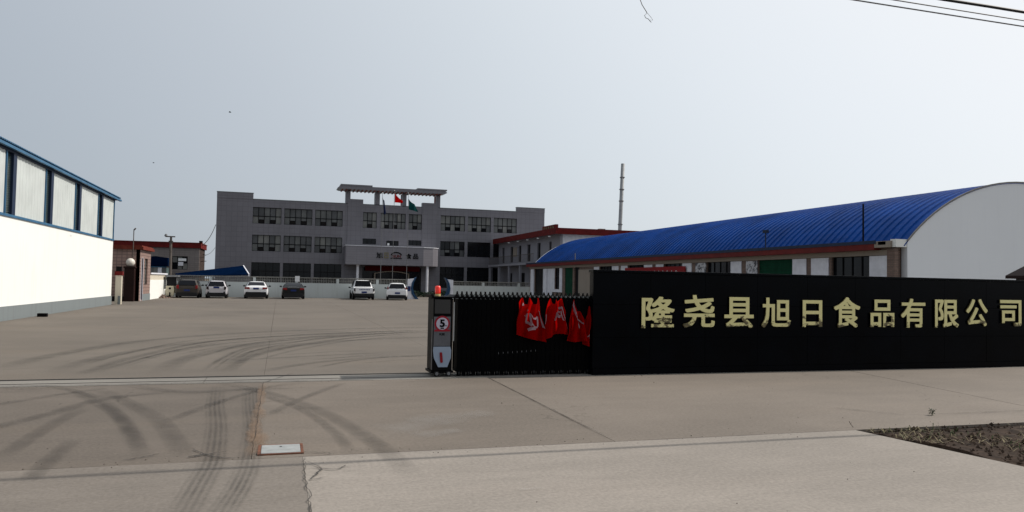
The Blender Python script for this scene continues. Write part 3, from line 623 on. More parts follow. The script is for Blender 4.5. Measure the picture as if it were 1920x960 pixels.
# ------------------------------------------------------------------ carport canopy
cp = thing('carport', 'dark blue sloping canopy with a white end fascia behind the yard wall', 'carport', (-6, 73, 0))
A_ = [(-8.6, 71.6, 1.72), (-2.65, 71.2, 2.02), (-3.3, 74.6, 2.84), (-9.3, 76.5, 2.0)]
part('roof_panel', MB().add([*A_, *[(x, y, z-.07) for x, y, z in A_]], [(0, 1, 2, 3), (7, 6, 5, 4), (0, 4, 5, 1), (1, 5, 6, 2), (2, 6, 7, 3), (3, 7, 4, 0)]), M_navyroof, cp)
part('end_fascia', MB().add([(-2.64, 71.18, 2.06), (-3.28, 74.62, 2.88), (-3.28, 74.62, 2.62), (-2.64, 71.18, 1.86), (-2.55, 71.2, 2.06), (-3.2, 74.64, 2.88), (-3.2, 74.64, 2.62), (-2.55, 71.2, 1.86)], [(0, 1, 2, 3), (7, 6, 5, 4), (0, 4, 5, 1), (1, 5, 6, 2), (2, 6, 7, 3), (3, 7, 4, 0)]), M_shut, cp)
for x, y, z in ((-2.9, 71.4, 1.9), (-5.6, 71.5, 1.75), (-8.4, 71.8, 1.7), (-3.4, 74.4, 2.7), (-9.0, 76.2, 1.9)): part('post', MB().tube([(x, y, 0), (x, y, z)], .05), M_greysteel, cp)
part('white_blob', bx(-9.0, -8.3, 71.3, 71.6, 1.9, 2.05), M_shut, cp) if False else None

# ------------------------------------------------------------------ yard walls with cast lattice and end piers
def yard_wall(x0, x1, lab, top=1.85):
    t = thing('yard_wall', lab, 'wall', ((x0+x1)/2, 70.6, 0), 'white yard walls with cast lattice')
    part('wall', bx(x0, x1, 70.5, 70.74, 0, 1.33), M_wallw, t); part('coping', bx(x0, x1, 70.46, 70.78, top-.08, top), M_lattice, t); part('lattice_rail', bx(x0, x1, 70.5, 70.74, 1.332, 1.37), M_lattice, t)
    q = MB(); n_ = int((x1-x0)/.15); z0, z1 = 1.37, top-.08; hm = (z0+z1)/2
    for i in range(n_):
        x = x0+.075+i*.15; q.lathe([(.05, 0), (.025, .05), (.055, .16), (.025, .27), (.02, hm-z0+.02), (.05, z1-z0)], (x, 70.62, z0), 6)
        q.box(x-.08, x+.08, 70.6, 70.64, hm-.02, hm+.02)
    o = part('baluster_row', q, M_lattice, t); o['kind'] = 'stuff'
    x = x0+3
    while x < x1-.5: part('pier', bx(x-.12, x+.12, 70.48, 70.76, 0, top-.081), M_wallw, t); x += 3.6
    return t
yard_wall(-8.7, 11.5, 'long white yard wall with cast lattice band behind the parked cars')
yard_wall(15.85, 23.6, 'short white lattice topped yard wall to the right of the entrance', 1.76)
def gpier(sgn, xc, lab):
    t = thing('entrance_pier', lab, 'pier', (xc, 70.6, 0), 'curved blue entrance piers')
    P = [(11.5, 0), (12.2, 0), (11.86, .5), (11.78, 1.05), (11.88, 1.54), (12.1, 1.93), (11.5, 1.86)]
    Q = [(12.2, 0), (12.55, 0), (12.12, .5), (11.98, 1.05), (12.05, 1.54), (12.32, 2.08), (12.1, 1.93), (11.88, 1.54), (11.78, 1.05), (11.86, .5)]
    f = (lambda p: p) if sgn > 0 else (lambda p: (27.35-p[0], p[1]))
    part('white_panel', MB().prism([f(p) for p in P], 'y', 70.35, 70.85), M_shut, t); part('blue_edge', MB().prism([f(p) for p in Q], 'y', 70.25, 70.95), M_piblue, t)
    return t
t = gpier(1, 12, 'curved blue edged white pier beside the white hatchback'); part('plaque', bx(11.5, 11.75, 70.3, 70.35, .75, 1.2), M_blueblk, t)
gpier(-1, 15.4, 'mirrored blue edged white pier just behind the red gate beacon')
tag(part('small_notice', bx(1.35, 1.75, 70.44, 70.46, 1.45, 1.95), M_pw), 'small white notice fixed on the lattice wall above the black sedan', 'notice')
q = MB(); rr = random.Random(5)
for i in range(2600):
    x = rr.uniform(12.4, 18.8); c = Vector((x, 80+rr.uniform(-.5, .5), rr.uniform(.02, .62)+.1*math.sin(x*2))); d1 = Vector((rr.uniform(-1, 1), rr.uniform(-1, 1), rr.uniform(-1, 1))).normalized()*.07; d2 = d1.cross(Vector((rr.random(), rr.random(), 1))).normalized()*.05
    q.add([c-d1, c+d2, c+d1, c-d2], [(0, 1, 2, 3)])
tag(part('hedge', q, M_hedge), 'low dark green hedge seen through the gap between the blue piers', 'hedge', kind='stuff')

# ------------------------------------------------------------------ office
of = thing('office_building', 'three storey grey tiled office building with roof pergola across the yard', 'building', (13, 95, 0))
bays = [(-3.24, .03), (.37, 3.64), (3.98, 7.27), (19.6, 22.8), (23.18, 26.28), (26.66, 29.83)]
cb3 = [(9.75, 11.45), (11.93, 15.07), (15.46, 17.14)]
holes = []
for a, b_ in bays: holes += [(a, b_, 8.25, 10.2), (a, b_, 4.96, 6.9), (a, b_, .9, 3.6)]
for a, b_ in cb3: holes += [(a, b_, 8.22, 10.18)]
holes += [(9.77, 11.42, 6.2, 6.9), (12.7, 14.25, 6.1, 6.72), (15.48, 17.14, 6.2, 6.88), (9.8, 17.2, 0, 3.35)]
wb = MB(); wall_holes(wb, -7.29, 33.7, 0, 11.13, 95, .35, holes)
part('wall', wb, M_office, of)
part('side_wall', bx(-7.29, -6.99, 95.352, 108, 0, 11.13), M_office, of); part('side_wall', bx(33.4, 33.7, 95.352, 108, 0, 11.13), M_office, of); part('rear_wall', bx(-6.98, 33.39, 107.7, 108, 0, 11.13), M_office, of)
part('roof', bx(-6.98, 33.39, 95.352, 107.69, 10.5, 10.7), M_base, of)
part('parapet', MB().box(-7.3, -3.24, 94.96, 95.5, 11.132, 11.84), M_office, of); part('parapet', bx(29.8, 33.71, 94.96, 95.5, 11.132, 11.7), M_office, of)
part('parapet', bx(7.85, 9.72, 94.93, 95.7, 11.132, 11.74), M_office, of); part('parapet', bx(17.16, 19.2, 94.93, 95.7, 11.132, 11.71), M_office, of)
part('coping', MB().box(-3.23, 7.84, 94.95, 95.4, 11.133, 11.2).box(9.73, 17.15, 94.95, 95.4, 11.133, 11.2).box(19.21, 29.79, 94.95, 95.4, 11.133, 11.2).box(-7.34, -3.2, 94.92, 95.54, 11.842, 11.9).box(29.76, 33.75, 94.92, 95.54, 11.702, 11.76), M_base, of)
part('pilaster', bx(7.85, 9.72, 94.93, 94.998, 3.7, 11.13), M_office, of); part('pilaster', bx(17.16, 19.2, 94.93, 94.998, 3.7, 11.13), M_office, of)
part('dark_interior', bx(-6.9, 33.3, 95.9, 96.0, .1, 10.4), M_dark, of)
for k_, (a, b_) in enumerate(bays):
    window(of, a, b_, 8.25, 10.2, 95.22, 5, (.46,), (0, 0, 1, 2), .075, opens=((1, 0), (3, 0)))
    if k_ < 4: window(of, a, b_, 4.96, 6.9, 95.22, 5, (.46,), (0, 2, 1, 2) if k_ < 3 else (0, 2, 3, 3), .075, opens=((1, 0), (3, 0)))
    else: window(of, a, b_, 4.96, 6.9, 95.22, 4, (.5,), (3, 3, 3, 3), .05)
    window(of, a, b_, .9, 3.6, 95.22, 4, (.62,), (3, 3, 3, 3), .05)
for a, b_, c_ in ((9.75, 11.45, 3), (11.93, 15.07, 6), (15.46, 17.14, 3)): window(of, a, b_, 8.22, 10.18, 95.22, c_, (.46,), (0, 0, 1, 2), .075, opens=((1, 0), (3, 0)))
for a, b_, c, d in ((9.77, 11.42, 6.2, 6.9), (12.7, 14.25, 6.1, 6.72), (15.48, 17.14, 6.2, 6.88)): window(of, a, b_, c, d, 95.15, 3, (), (3,), .05)
part('white_pane', bx(12.85, 13.1, 95.05, 95.08, 6.12, 6.4), M_pw, of, label='small white square in the middle first floor window')  # plain white square set before the glass
# pergola on the roof
part('pergola_slab', MB().prism([(6.5, 12.95), (6.85, 13.24), (16.28, 13.24), (19.8, 13.24), (20.15, 13.0), (19.6, 12.84), (6.8, 12.84)], 'y', 93.9, 96.6), M_office, of)
part('pergola_slab', bx(6.85, 10.7, 93.86, 96.64, 13.242, 13.42), M_office, of); part('pergola_slab', bx(16.3, 20.1, 93.86, 96.64, 13.242, 13.40), M_office, of)
rb = bx(-.07, .07, -1.25, 1.25, .1, .2).mesh('rafter', M_soffit)
for i in range(26): inst('rafter', rb, (7.1+i*.49, 95.25, 12.63), of)
for x in (7.88, 11.5, 14.85, 19.2):
    for y in (94.95, 95.9): part('column', bx(x-.27, x+.27, y, y+.45, 10.7 if y > 95 else 11.135, 12.73), M_office if x < 19 or y < 95 else M_soffit, of)
# entrance canopy (sign board), its corner turned towards the right
cc = [(7.5, 92), (16.9, 92), (18.2, 92.5), (19.0, 93.4), (19.15, 94.9), (7.5, 94.9)]
part('entrance_canopy', MB().prism(cc, 'z', 3.57, 5.82), M_canopy, of)
cc2 = [(7.44, 91.94), (16.93, 91.94), (18.24, 92.45), (19.06, 93.37), (19.21, 94.9), (7.44, 94.9)]
part('canopy_coping', MB().prism(cc2, 'z', 5.822, 5.9), M_shut, of)
for x in (9.0, 17.5): part('pillar', MB().lathe([(.2, 0), (.16, .1), (.16, 3.4), (.2, 3.56)], (x, 92.5, 0), 12), M_shut, of)
part('entrance_banner', bx(10.1, 16.9, 94.4, 94.43, 2.9, 3.5), mat('dark_red_banner', (.07, .004, .005), .8, spec=.05), of)
part('entrance_arch', MB().prism([(11.2, 0), (11.35, 0), (11.35, 2.55), (12.5, 2.75), (13.4, 2.8), (14.3, 2.75), (15.4, 2.55), (15.4, 0), (15.55, 0), (15.55, 2.62), (14.4, 2.86), (13.4, 2.92), (12.4, 2.86), (11.2, 2.62)], 'y', 94.2, 94.4), M_beige, of)
for i in range(4): part('door', bx(9.82+i*1.84, 9.82+i*1.84+1.78, 95.2, 95.26, .05, 3.3), M_pane[3], of)
part('step', MB().box(8, 19, 91.6, 95, -.02, .15).box(8.4, 18.6, 92, 95, .15, .3), M_track, of)
# canopy lettering
def glyph(ch, x0, x1, z0, z1, y, depth, mats, par, name='character', bold=.018, axis=None):
    cu = bpy.data.curves.new('glyph', 'FONT'); cu.body = ch; cu.size = 1; cu.extrude = .05; cu.offset = 0; cu.resolution_u = 3; cu.fill_mode = 'BOTH'
    o = bpy.data.objects.new('glyph', cu); col.objects.link(o); dg = bpy.context.evaluated_depsgraph_get(); dg.update()
    me = bpy.data.meshes.new_from_object(o.evaluated_get(dg)); bpy.data.objects.remove(o); bpy.data.curves.remove(cu)
    xs_ = [v_.co.x for v_ in me.vertices]; ys_ = [v_.co.y for v_ in me.vertices]
    if not xs_: return None
    # bold weight: the outline repeated on a small ring, each copy a hair behind the one before
    vs0 = [tuple(v_.co) for v_ in me.vertices]; fs0 = [tuple(p.vertices) for p in me.polygons]; nv = len(vs0); V = []; F = []
    ring = [(0, 0)] if bold < .005 else [(0, 0)]+[(bold*a_, bold*b_) for a_, b_ in ((1, 1), (1, -1), (-1, 1), (-1, -1), (1, 0), (-1, 0), (0, 1), (0, -1))]
    for q_, (dx, dy) in enumerate(ring):
        V += [(x+dx, y+dy, z*(1-.012*q_)) for x, y, z in vs0]; F += [tuple(i+nv*q_ for i in f) for f in fs0]
    bpy.data.meshes.remove(me); me = bpy.data.meshes.new('glyph'); me.from_pydata(V, [], F); me.update()
    xs_ = [p[0] for p in V]; ys_ = [p[1] for p in V]
    ax, bx_, ay, by = min(xs_), max(xs_), min(ys_), max(ys_); cx, cz = (x0+x1)/2, (z0+z1)/2
    for v_ in me.vertices:
        X = (v_.co.x-ax)/(bx_-ax)*(x1-x0)-(x1-x0)/2; Zz = (v_.co.y-ay)/(by-ay)*(z1-z0)-(z1-z0)/2; Y = -v_.co.z/.05*depth/2
        v_.co = (X, Y, Zz)
    me.materials.clear()
    for q_ in mats: me.materials.append(q_)
    for p in me.polygons:
        p.use_smooth = False; p.material_index = 0 if abs(p.normal.y) > .5 or len(mats) == 1 else 1
    me.update(); me.name = name
    for p in me.polygons:
        if len(mats) > 1: p.material_index = 0 if abs(p.normal.y) > .5 else 1
    return link(name, me, (cx, y-depth/2, cz), par)
M_ylet = mat('dull_yellow_letter', (.20, .17, .09), .5, bmp=0); M_rlet = mat('dull_red_letter', (.12, .02, .02), .5, bmp=0)
cy = 91.985
glyph('旭', 11.15, 11.9, 4.4, 5.1, cy, .05, [M_black], of); glyph('日', 12.1, 12.6, 4.4, 5.1, cy, .05, [M_ylet], of)
q = MB()
for i in range(8):   # emblem: rising arc, with three strokes under it and a bar
    a0, a1 = math.pi*(.08+.84*i/8), math.pi*(.08+.84*(i+1)/8); c = (13.55, 4.72)
    q.prism([(c[0]+.72*math.cos(a0), c[1]+.5*math.sin(a0)), (c[0]+.58*math.cos(a0), c[1]+.36*math.sin(a0)), (c[0]+.58*math.cos(a1), c[1]+.36*math.sin(a1)), (c[0]+.72*math.cos(a1), c[1]+.5*math.sin(a1))], 'y', cy-.04, cy)
q.box(12.85, 14.25, cy-.04, cy, 4.38, 4.47); part('emblem', q, M_black, of)
for ch, a, b_ in (('S', 13.0, 13.4), ('U', 13.42, 13.72), ('N', 13.75, 14.1)): glyph(ch, a, b_, 4.52, 4.86, cy, .04, [M_rlet], of)
glyph('食', 14.75, 15.4, 4.4, 5.05, cy, .05, [M_black], of); glyph('品', 15.6, 16.25, 4.4, 5.05, cy, .05, [M_black], of)

# flag poles and flags in front of the office
def flag(px, top, lab, mt, pts, name='flag_pole'):
    t = thing(name, lab+' pole before the office', 'flagpole', (px, 88, 0), 'flag poles in front of the office')
    part('mast', MB().tube([(px, 88, 0), (px+.02, 88, 6), (px+.02, 88, top)], .038, 8, .022), M_greysteel, t); part('finial', sphere_mb((px+.02, 88, top+.05), .07, 8, 5), M_steel, t)
    q = MB(); nu, nv = 14, 8; (tx0, tz0), (tx1, tz1), (bx1, bz1), (bx0, bz0) = pts
    for i in range(nu+1):
        for j in range(nv+1):
            u, v_ = i/nu, j/nv
            x = (tx0*(1-u)+tx1*u)*(1-v_)+(bx0*(1-u)+bx1*u)*v_; z = (tz0*(1-u)+tz1*u)*(1-v_)+(bz0*(1-u)+bz1*u)*v_-.12*math.sin(u*3.1)*(1-v_)
            q.v.append((x, 88+.16*u*math.sin(7*u+2*v_)+.01, z))
    for i in range(nu):
        for j in range(nv): a = i*(nv+1)+j; q.f.append((a, a+nv+1, a+nv+2, a+1)); q.mi.append(0)
    return tag(part('flag', q, mt, None, True), lab+' flag flying before the office roofline', 'flag', 'flags in front of the office')
flag(12.55, 12.15, 'red', C_red, [(12.62, 11.95), (13.62, 11.05), (13.55, 10.8), (12.62, 10.85)])
flag(11.18, 11.85, 'navy', C_navy, [(11.22, 11.4), (11.45, 11.0), (11.68, 9.5), (11.4, 9.35)])
flag(14.2, 11.95, 'green', C_green, [(14.25, 11.35), (15.0, 10.75), (15.45, 9.85), (14.3, 10.1)])

# ------------------------------------------------------------------ gallery block with the red fascia
gb = thing('gallery_building', 'two storey white block with open gallery and dark red fascia behind the arched hall', 'building', (27.3, 83, 0))
M_gwall = grime_mat('gallery_wall_render', (.24, .235, .26), (.2, .2, .2), .8, .4)
holes = [(74.6, 75.4, 4.3, 6.14), (78.1, 79.2, 4.2, 6.15), (81.6, 82.8, 4.2, 6.15), (85.0, 86.1, 4.2, 6.15), (88.3, 89.4, 4.2, 6.15), (92, 93, 4.2, 6.15), (76, 78.2, .9, 2.9), (80, 81.2, .1, 2.9), (83.5, 86, .9, 2.9), (88.5, 91, .9, 2.9)]
wb = MB(); wall_holes(wb, 72.0, 94.6, 0, 6.75, 27.3, .25, holes, 'x'); part('wall', wb, M_gwall, gb)
part('front_wall', bx(27.552, 40, 72.0, 72.25, 0, 6.75), M_shut, gb); part('side_wall', bx(39.75, 40, 72.252, 94.6, 0, 6.75), M_gwall, gb)
for a, b_, c, d in holes: part('door' if c < 1 or c > 4 and b_-a < 1.3 else 'window', bx(27.45, 27.5, a, b_, c, d), M_dark, gb)
part('roof', MB().box(26.6, 40.3, 71.3, 94.7, 6.752, 6.8), M_gwall, gb)
part('fascia', MB().box(26.5, 26.62, 71.2, 94.75, 6.72, 7.35).box(26.62, 40.4, 71.2, 71.32, 6.72, 7.35), M_red, gb)
part('balcony_slab', bx(25.9, 27.298, 76.5, 94.6, 3.72, 3.95), M_gwall, gb)
for k_ in range(5): part('column', bx(25.95, 26.2, 77+k_*4.3, 77.25+k_*4.3, 0, 3.718), M_gwall, gb)
rl = MB().box(25.93, 25.97, 76.5, 94.6, 4.85, 4.9)
for i in range(60): rl.box(25.94, 25.96, 76.6+i*.3, 76.62+i*.3, 3.952, 4.85)
o = part('railing', rl, M_pole, gb); o['kind'] = 'stuff'
for k_ in range(5): part('bracket_lamp', bx(26.4, 26.6, 73+k_*3.6, 73.2+k_*3.6, 6.5, 6.6), M_pw, gb)
part('notice_panel', bx(27.24, 27.298, 89.5, 92.2, 1.5, 3.4), M_canopy, gb); part('notice_panel', bx(27.24, 27.298, 86.6, 88.1, 4.9, 6.0), M_beige, gb)
rs = thing('roof_sign', 'small red sign box standing on the gallery block roof', 'sign', (27.4, 75, 7.3))
part('box', bx(27.2, 27.5, 73.2, 77.3, 7.0, 7.86), M_red, rs)
q = MB()
for i in range(5): y = 73.8+i*.7; q.box(27.16, 27.19, y, y+.1, 7.35, 7.75).box(27.16, 27.19, y-.15, y+.25, 7.52, 7.6).box(27.165, 27.19, y+.15, y+.22, 7.38, 7.7)
part('lettering', q, M_ylet, rs)
part('roof_vent', bx(31.4, 32.05, 71.5, 72.0, 6.8, 7.45), M_beige, gb)

# ------------------------------------------------------------------ chimney
ch = thing('chimney', 'tall thin grey metal chimney rising behind the arched blue roof', 'chimney', (38.2, 82, 0))
def chx(z): return 38.35+.036*z*1.0
part('flue', MB().tube([(chx(0), 82, 0), (chx(8), 82, 8), (chx(16.2), 82, 16.2)], .23, 14), mat('dull_zinc', (.24, .245, .25), .55, var=.2, scale=2), ch, True)
for z in (8.9, 11.7, 13.1, 14.55): part('flange', MB().lathe([(.3, -.05), (.3, .05)], (chx(z), 82, z), 14), M_greysteel, ch)

# ------------------------------------------------------------------ arched hall on the right
ah = thing('arched_hall', 'long low hall with a blue arched sheet roof and pale rendered gable', 'building', (29.6, 46, 0))
cxr, czr, Rr = 29.6, -2.07, 8.34; XF = 23.2
def arc(r, hx, k=30): 
    t0 = math.asin(min(1, hx/r)); return [(cxr+r*math.sin(-t0+2*t0*i/k), czr+r*math.cos(-t0+2*t0*i/k)) for i in range(k+1)]
gable = [(23.54, 0)]+arc(Rr-.085, 6.06)+[(35.66, 0)]
for y0_, nm in ((23.7, 'gable_wall'), (69.0, 'gable_wall')): part(nm, MB().prism(gable, 'y', y0_, y0_+.3), M_gable, ah)
rim = arc(Rr+.0, 6.1); rim2 = arc(Rr-.06, 6.05)
part('gable_rim', MB().prism(rim+rim2[::-1], 'y', 23.66, 23.698), mat('gable_edge', (.20, .19, .18), .8, bmp=0), ah)
pit = .45; pm = MB(); A = arc(Rr-.08, 6.2, 36); ks = 6
pr_ = [(0, 0), (.03, .055), (.07, .055), (.10, 0), (.27, .012), (pit, 0)]
for i, (x, z) in enumerate(A):
    d = Vector((x-cxr, z-czr)).normalized()
    for (yy, h) in pr_: pm.v.append((x+d.x*h-cxr, yy, z+d.y*h-czr))
n6 = len(pr_)
for i in range(len(A)-1):
    for j in range(n6-1): a = i*n6+j; pm.f.append((a, a+1, a+n6+1, a+n6)); pm.mi.append(0)
pm_me = pm.mesh('roof_panel', M_blueroof); k_ = 0
while 23.7+k_*pit < 68.9: inst('roof_panel', pm_me, (cxr, 23.7+k_*pit, czr), ah); k_ += 1
M_redf = mat('red_eave_paint', (.11, .009, .007), .6, var=.25, scale=2.5)
# front wall facing the yard
ops = [(25.3, 27.55), (30.17, 32.87), (35.3, 37.7), (40.4, 42.7), (45.4, 47.8), (50.45, 52.7), (56.75, 57.8), (58.2, 60.0), (61.25, 62.35), (65.3, 67.9)]
holes = [(a, b_, .1 if k_ in (7, 9, 6) else (1.22 if k_ == 8 else .9), 3.05) for k_, (a, b_) in enumerate(ops)]
part('rear_wall', bx(35.7, 36.0, 24.0, 69.0, 0, 3.6), M_gable, ah); part('light_block_plate', bx(XF+.6, XF+.7, 24.05, 68.98, 0, 3.5), M_dark, ah)  # dark inner plate is added to stop light showing through the openings
wb = MB(); wall_holes(wb, 24.0, 69.3, 0, 3.6, XF, .3, holes, 'x'); part('wall', wb, M_brick, ah)
part('lintel', bx(XF-.06, XF-.002, 24.0, 69.35, 3.05, 3.26), M_beige, ah)
part('eave_fascia', bx(XF-.35, XF+.25, 24.7, 69.5, 3.26, 3.6), M_redf, ah); part('gutter', bx(XF-.37, XF-.353, 24.6, 69.6, 3.5, 3.64), M_navy, ah); 
part('corner_block', bx(23.0, 23.53, 23.72, 24.0, 3.35, 3.66), M_white, ah); part('corner_pier', bx(23.02, 23.198, 23.8, 24.2, 0, 3.3), M_brick, ah)
part('eave_end', bx(XF-.34, XF-.01, 23.9, 24.7, 3.345, 3.6), M_beige, ah)
for k_, (a, b_) in enumerate(ops):
    c = holes[k_][2]
    if k_ == 1: 
        for i in range(16): z = .9+i*.134; part('shutter_slat', bx(XF+.08, XF+.10, a, b_, z, z+.124) , M_green, ah)
    elif k_ == 7: part('door', bx(XF+.06, XF+.1, a, b_, c, 3.04), M_green, ah)
    elif k_ in (9, 6): part('door', bx(XF+.1, XF+.14, a, b_, c, 3.04), M_dark, ah)
    elif k_ == 8: window(ah, a, b_, c, 3.05, XF+.12, 2, (.6,), (3,), .04, axis='x')
    else: window(ah, a, b_, c, 3.05, XF+.15, 4, (.6,), (3,), .045, axis='x')
pan = [(24.22, 25.28), (27.7, 28.84), (29.18, 30.15), (34.28, 35.26), (37.72, 37.74), (39.3, 40.35), (42.72, 43.7), (44.2, 45.35), (47.85, 48.9), (49.3, 50.4), (52.75, 53.7)]
for a, b_ in pan:
    if b_-a > .1: part('shutter_leaf', bx(XF-.045, XF-.003, a, b_, .85, 3.03), M_shut, ah)
part('poster', bx(XF-.045, XF-.003, 32.9, 33.86, 1.4, 3.02), M_poster, ah); part('poster', bx(XF-.045, XF-.003, 37.73, 38.85, 1.4, 3.02), M_poster, ah)
part('door_leaf', bx(XF-.12, XF-.06, 54.0, 56.65, .1, 2.85), M_beige, ah)
for a, b_ in ((67.95, 68.85), (64.3, 65.25)): part('pilaster', bx(XF-.1, XF-.003, a, b_, 0, 3.02), M_shut, ah)
part('window_surround', MB().box(XF-.05, XF-.004, 60.55, 61.2, .95, 3.03).box(XF-.05, XF-.004, 62.4, 62.95, .95, 3.03).box(XF-.051, XF-.004, 61.2, 62.4, .95, 1.2), M_shut, ah)
part('wall_plate', bx(XF-.03, XF-.003, 63.0, 64.28, 0, 3.02), M_shut, ah)
part('rooftop_mast', MB().tube([(23.0, 25.45, 3.3), (23.0, 25.45, 5.2)], .035, 6), M_black, ah)
part('small_mast', MB().tube([(23.0, 32.0, 3.4), (23.0, 32.0, 4.4)], .03, 6).box(22.93, 23.08, 31.85, 32.15, 4.38, 4.52), M_navy, ah)
part('small_mast', MB().tube([(23.0, 57.2, 3.4), (23.0, 57.2, 4.2)], .04, 6), M_greysteel, ah)
part('junction_box', bx(22.86, 23.1, 24.1, 24.5, 3.45, 3.58), M_black, ah)
bn = thing('red_banner', 'red cloth banner with white characters hung along the hall wall', 'banner', (23.0, 44, 2.3))
part('cloth', bx(23.05, 23.07, 39.8, 48.0, 1.9, 2.86), M_banner, bn)
q = MB(); rr = random.Random(4)
for i in range(10):
    y = 40.7+i*.55
    for k_ in range(3): q.box(23.03, 23.048, y+rr.uniform(0, .2), y+rr.uniform(.25, .38), 2.2+.15*k_, 2.25+.15*k_)
    q.box(23.025, 23.046, y+.15, y+.2, 2.15, 2.62)
part('lettering', q, M_pw, bn)

# ------------------------------------------------------------------ sign wall
sg = thing('sign_wall', 'long black granite sign wall with raised gold company name characters', 'sign wall', (11, 12.95, 0))
SX0, SX1, SY = 5.51, 16.05, 12.80
part('core', bx(SX0+.02, SX1-.02, SY+.02, SY+.16, 0, 1.88), M_granite_edge, sg)
nc = 9; pw = (SX1-SX0)/nc
for i in range(nc):
    for j, (z0, z1) in enumerate(((.12, .68), (.68, 1.29), (1.29, 1.88))):
        part('granite_panel', bx(SX0+i*pw+.003, SX0+(i+1)*pw-.003, SY-.003*random.random(), SY+.019, z0+.003, z1-.003), M_granite, sg)
part('coping', bx(SX0-.01, SX1, SY-.02, SY+.2, 1.882, 1.93), M_granite, sg, bevel=.005); part('plinth', bx(SX0, SX1, SY-.035, SY+.019, 0, .12), M_granite, sg)
part('end_panel', bx(SX0, SX0+.018, SY+.021, SY+.16, 0, 1.88), M_granite, sg)
name = '隆尧县旭日食品有限公司'
cx_ = [(6.48, 7.17, .86, 1.45), (7.36, 8.04, .87, 1.49), (8.25, 8.91, .86, 1.46), (9.10, 9.77, .87, 1.46), (10.05, 10.52, .88, 1.42), (10.81, 11.46, .87, 1.49), (11.72, 12.33, .88, 1.45), (12.51, 13.15, .87, 1.48), (13.41, 14.06, .87, 1.47), (14.27, 14.87, .90, 1.49), (15.23, 15.85, .90, 1.48)]
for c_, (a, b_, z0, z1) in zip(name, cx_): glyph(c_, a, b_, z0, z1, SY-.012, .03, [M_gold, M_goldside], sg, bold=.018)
pc = thing('end_pillar', 'dark capped pillar standing behind the right end of the sign wall', 'pillar', (17.0, 13.5, 0))
part('shaft', bx(16.85, 17.35, 13.2, 13.7, 0, 1.98), M_brown, pc); part('cap', MB().add([(16.70, 13.05, 1.98), (17.5, 13.05, 1.98), (17.5, 13.85, 1.98), (16.70, 13.85, 1.98), (16.70, 13.05, 2.05), (17.5, 13.05, 2.05), (17.5, 13.85, 2.05), (16.70, 13.85, 2.05), (17.1, 13.45, 2.4)], [(0, 1, 5, 4), (1, 2, 6, 5), (2, 3, 7, 6), (3, 0, 4, 7), (4, 5, 8), (5, 6, 8), (6, 7, 8), (7, 4, 8), (3, 2, 1, 0)]), M_brown, pc)

# ------------------------------------------------------------------ retractable gate
gt = thing('sliding_gate', 'folded black retractable gate standing on its track beside the sign wall', 'gate', (4.3, 13.2, 0))
fm = MB()
for y in (-.22, .2): fm.box(-.018, .018, y, y+.03, -.64, .66)
fm.prism([(-.22, .66), (.23, .66), (.23, .70), (.05, .745), (.02, .79), (-.01, .745), (-.22, .70)], 'x', -.014, .014)
fm.box(-.005, .005, -.19, .2, -.62, .655); fm.prism([(-.24, -.685), (-.22, -.685), (-.22, .655), (-.24, .655)], 'x', -.04, .036); fm.box(-.016, .016, -.21, .22, -.64, -.6); fm_me = fm.mesh('gate_frame', M_gatemetal)  # added plates close the gaps so the folded gate stays dark
tip = MB().prism([(-.22, 0), (-.19, 0), (-.2, .05), (-.21, .05)], 'x', -.012, .012).mesh('tip', mat('dull_gate_tip', (.10, .11, .11), .5, bmp=0))
wm = MB().lathe([(.05, -.012), (.05, .012)], (0, 0, 0), 12, 'x'); wm_me = wm.mesh('wheel', M_plastic)
db = MB()
for a, b_ in ((-.56, -.05), (-.05, .46)):
    for s in (1, -1):
        z0, z1 = (a, b_) if s > 0 else (b_, a); db.add([(0, -.24, z0), (.085, -.24, z1), (.085, -.24, z1+.025), (0, -.24, z0+.025), (0, -.228, z0), (.085, -.228, z1), (.085, -.228, z1+.025), (0, -.228, z0+.025)], [(0, 1, 2, 3), (7, 6, 5, 4), (0, 4, 5, 1), (3, 2, 6, 7)])
db_me = db.mesh('cross_bar', M_gatemetal)
i = 0; x = 3.06
while x < 5.95:
    f = inst('gate_frame', fm_me, (x, 13.22, .70), gt); inst('tip', tip, (x, 13.22, 1.385), f); inst('cross_bar', db_me, (x, 13.22, .70), gt)
    if i % 2 == 0: inst('wheel', wm_me, (x, 13.02, .05), gt)
    if 8 <= i <= 16: inst('reflector_or_glint', (PM.get('glint') or PM.setdefault('glint', bx(-.003, .003, -.003, .003, -.015, .015).mesh('reflector_or_glint', M_greysteel))), (x+.02, 12.975, .40+.005*(i-8)), gt)  # small grey bars stand in for glints of light along the gate
    x += .087; i += 1
gh_ = thing('gate_motor_head', 'black upright drive unit of the gate with a round speed sign', 'gate motor', (2.78, 13.2, 0))
HX0, HX1, HY = 2.58, 2.93, 12.95
part('housing', MB().box(HX0, HX1, HY+.012, 13.48, .10, 1.37), M_black, gh_, bevel=.02)
part('top_tray', MB().prism([(HX0-.03, 1.372), (HX1+.03, 1.372), (HX1+.06, 1.43), (HX1+.03, 1.43), (HX1, 1.4), (HX0, 1.4), (HX0-.03, 1.43), (HX0-.06, 1.43)], 'y', HY-.02, 13.5), M_black, gh_)
part('display', bx(2.60, 2.875, HY-.004, HY+.01, 1.1, 1.345), M_ledpanel, gh_, bevel=.003)
M_hp = mat('grey_head_panel', (.105, .108, .12), .4, .3, var=.12, scale=9, bmp=0)
part('front_panel', bx(2.59, 2.885, HY-.003, HY+.01, .535, 1.045), M_hp, gh_, bevel=.003)
M_lb = mat('pale_blue_panel', (.27, .33, .42), .4, .2, var=.08, bmp=0)
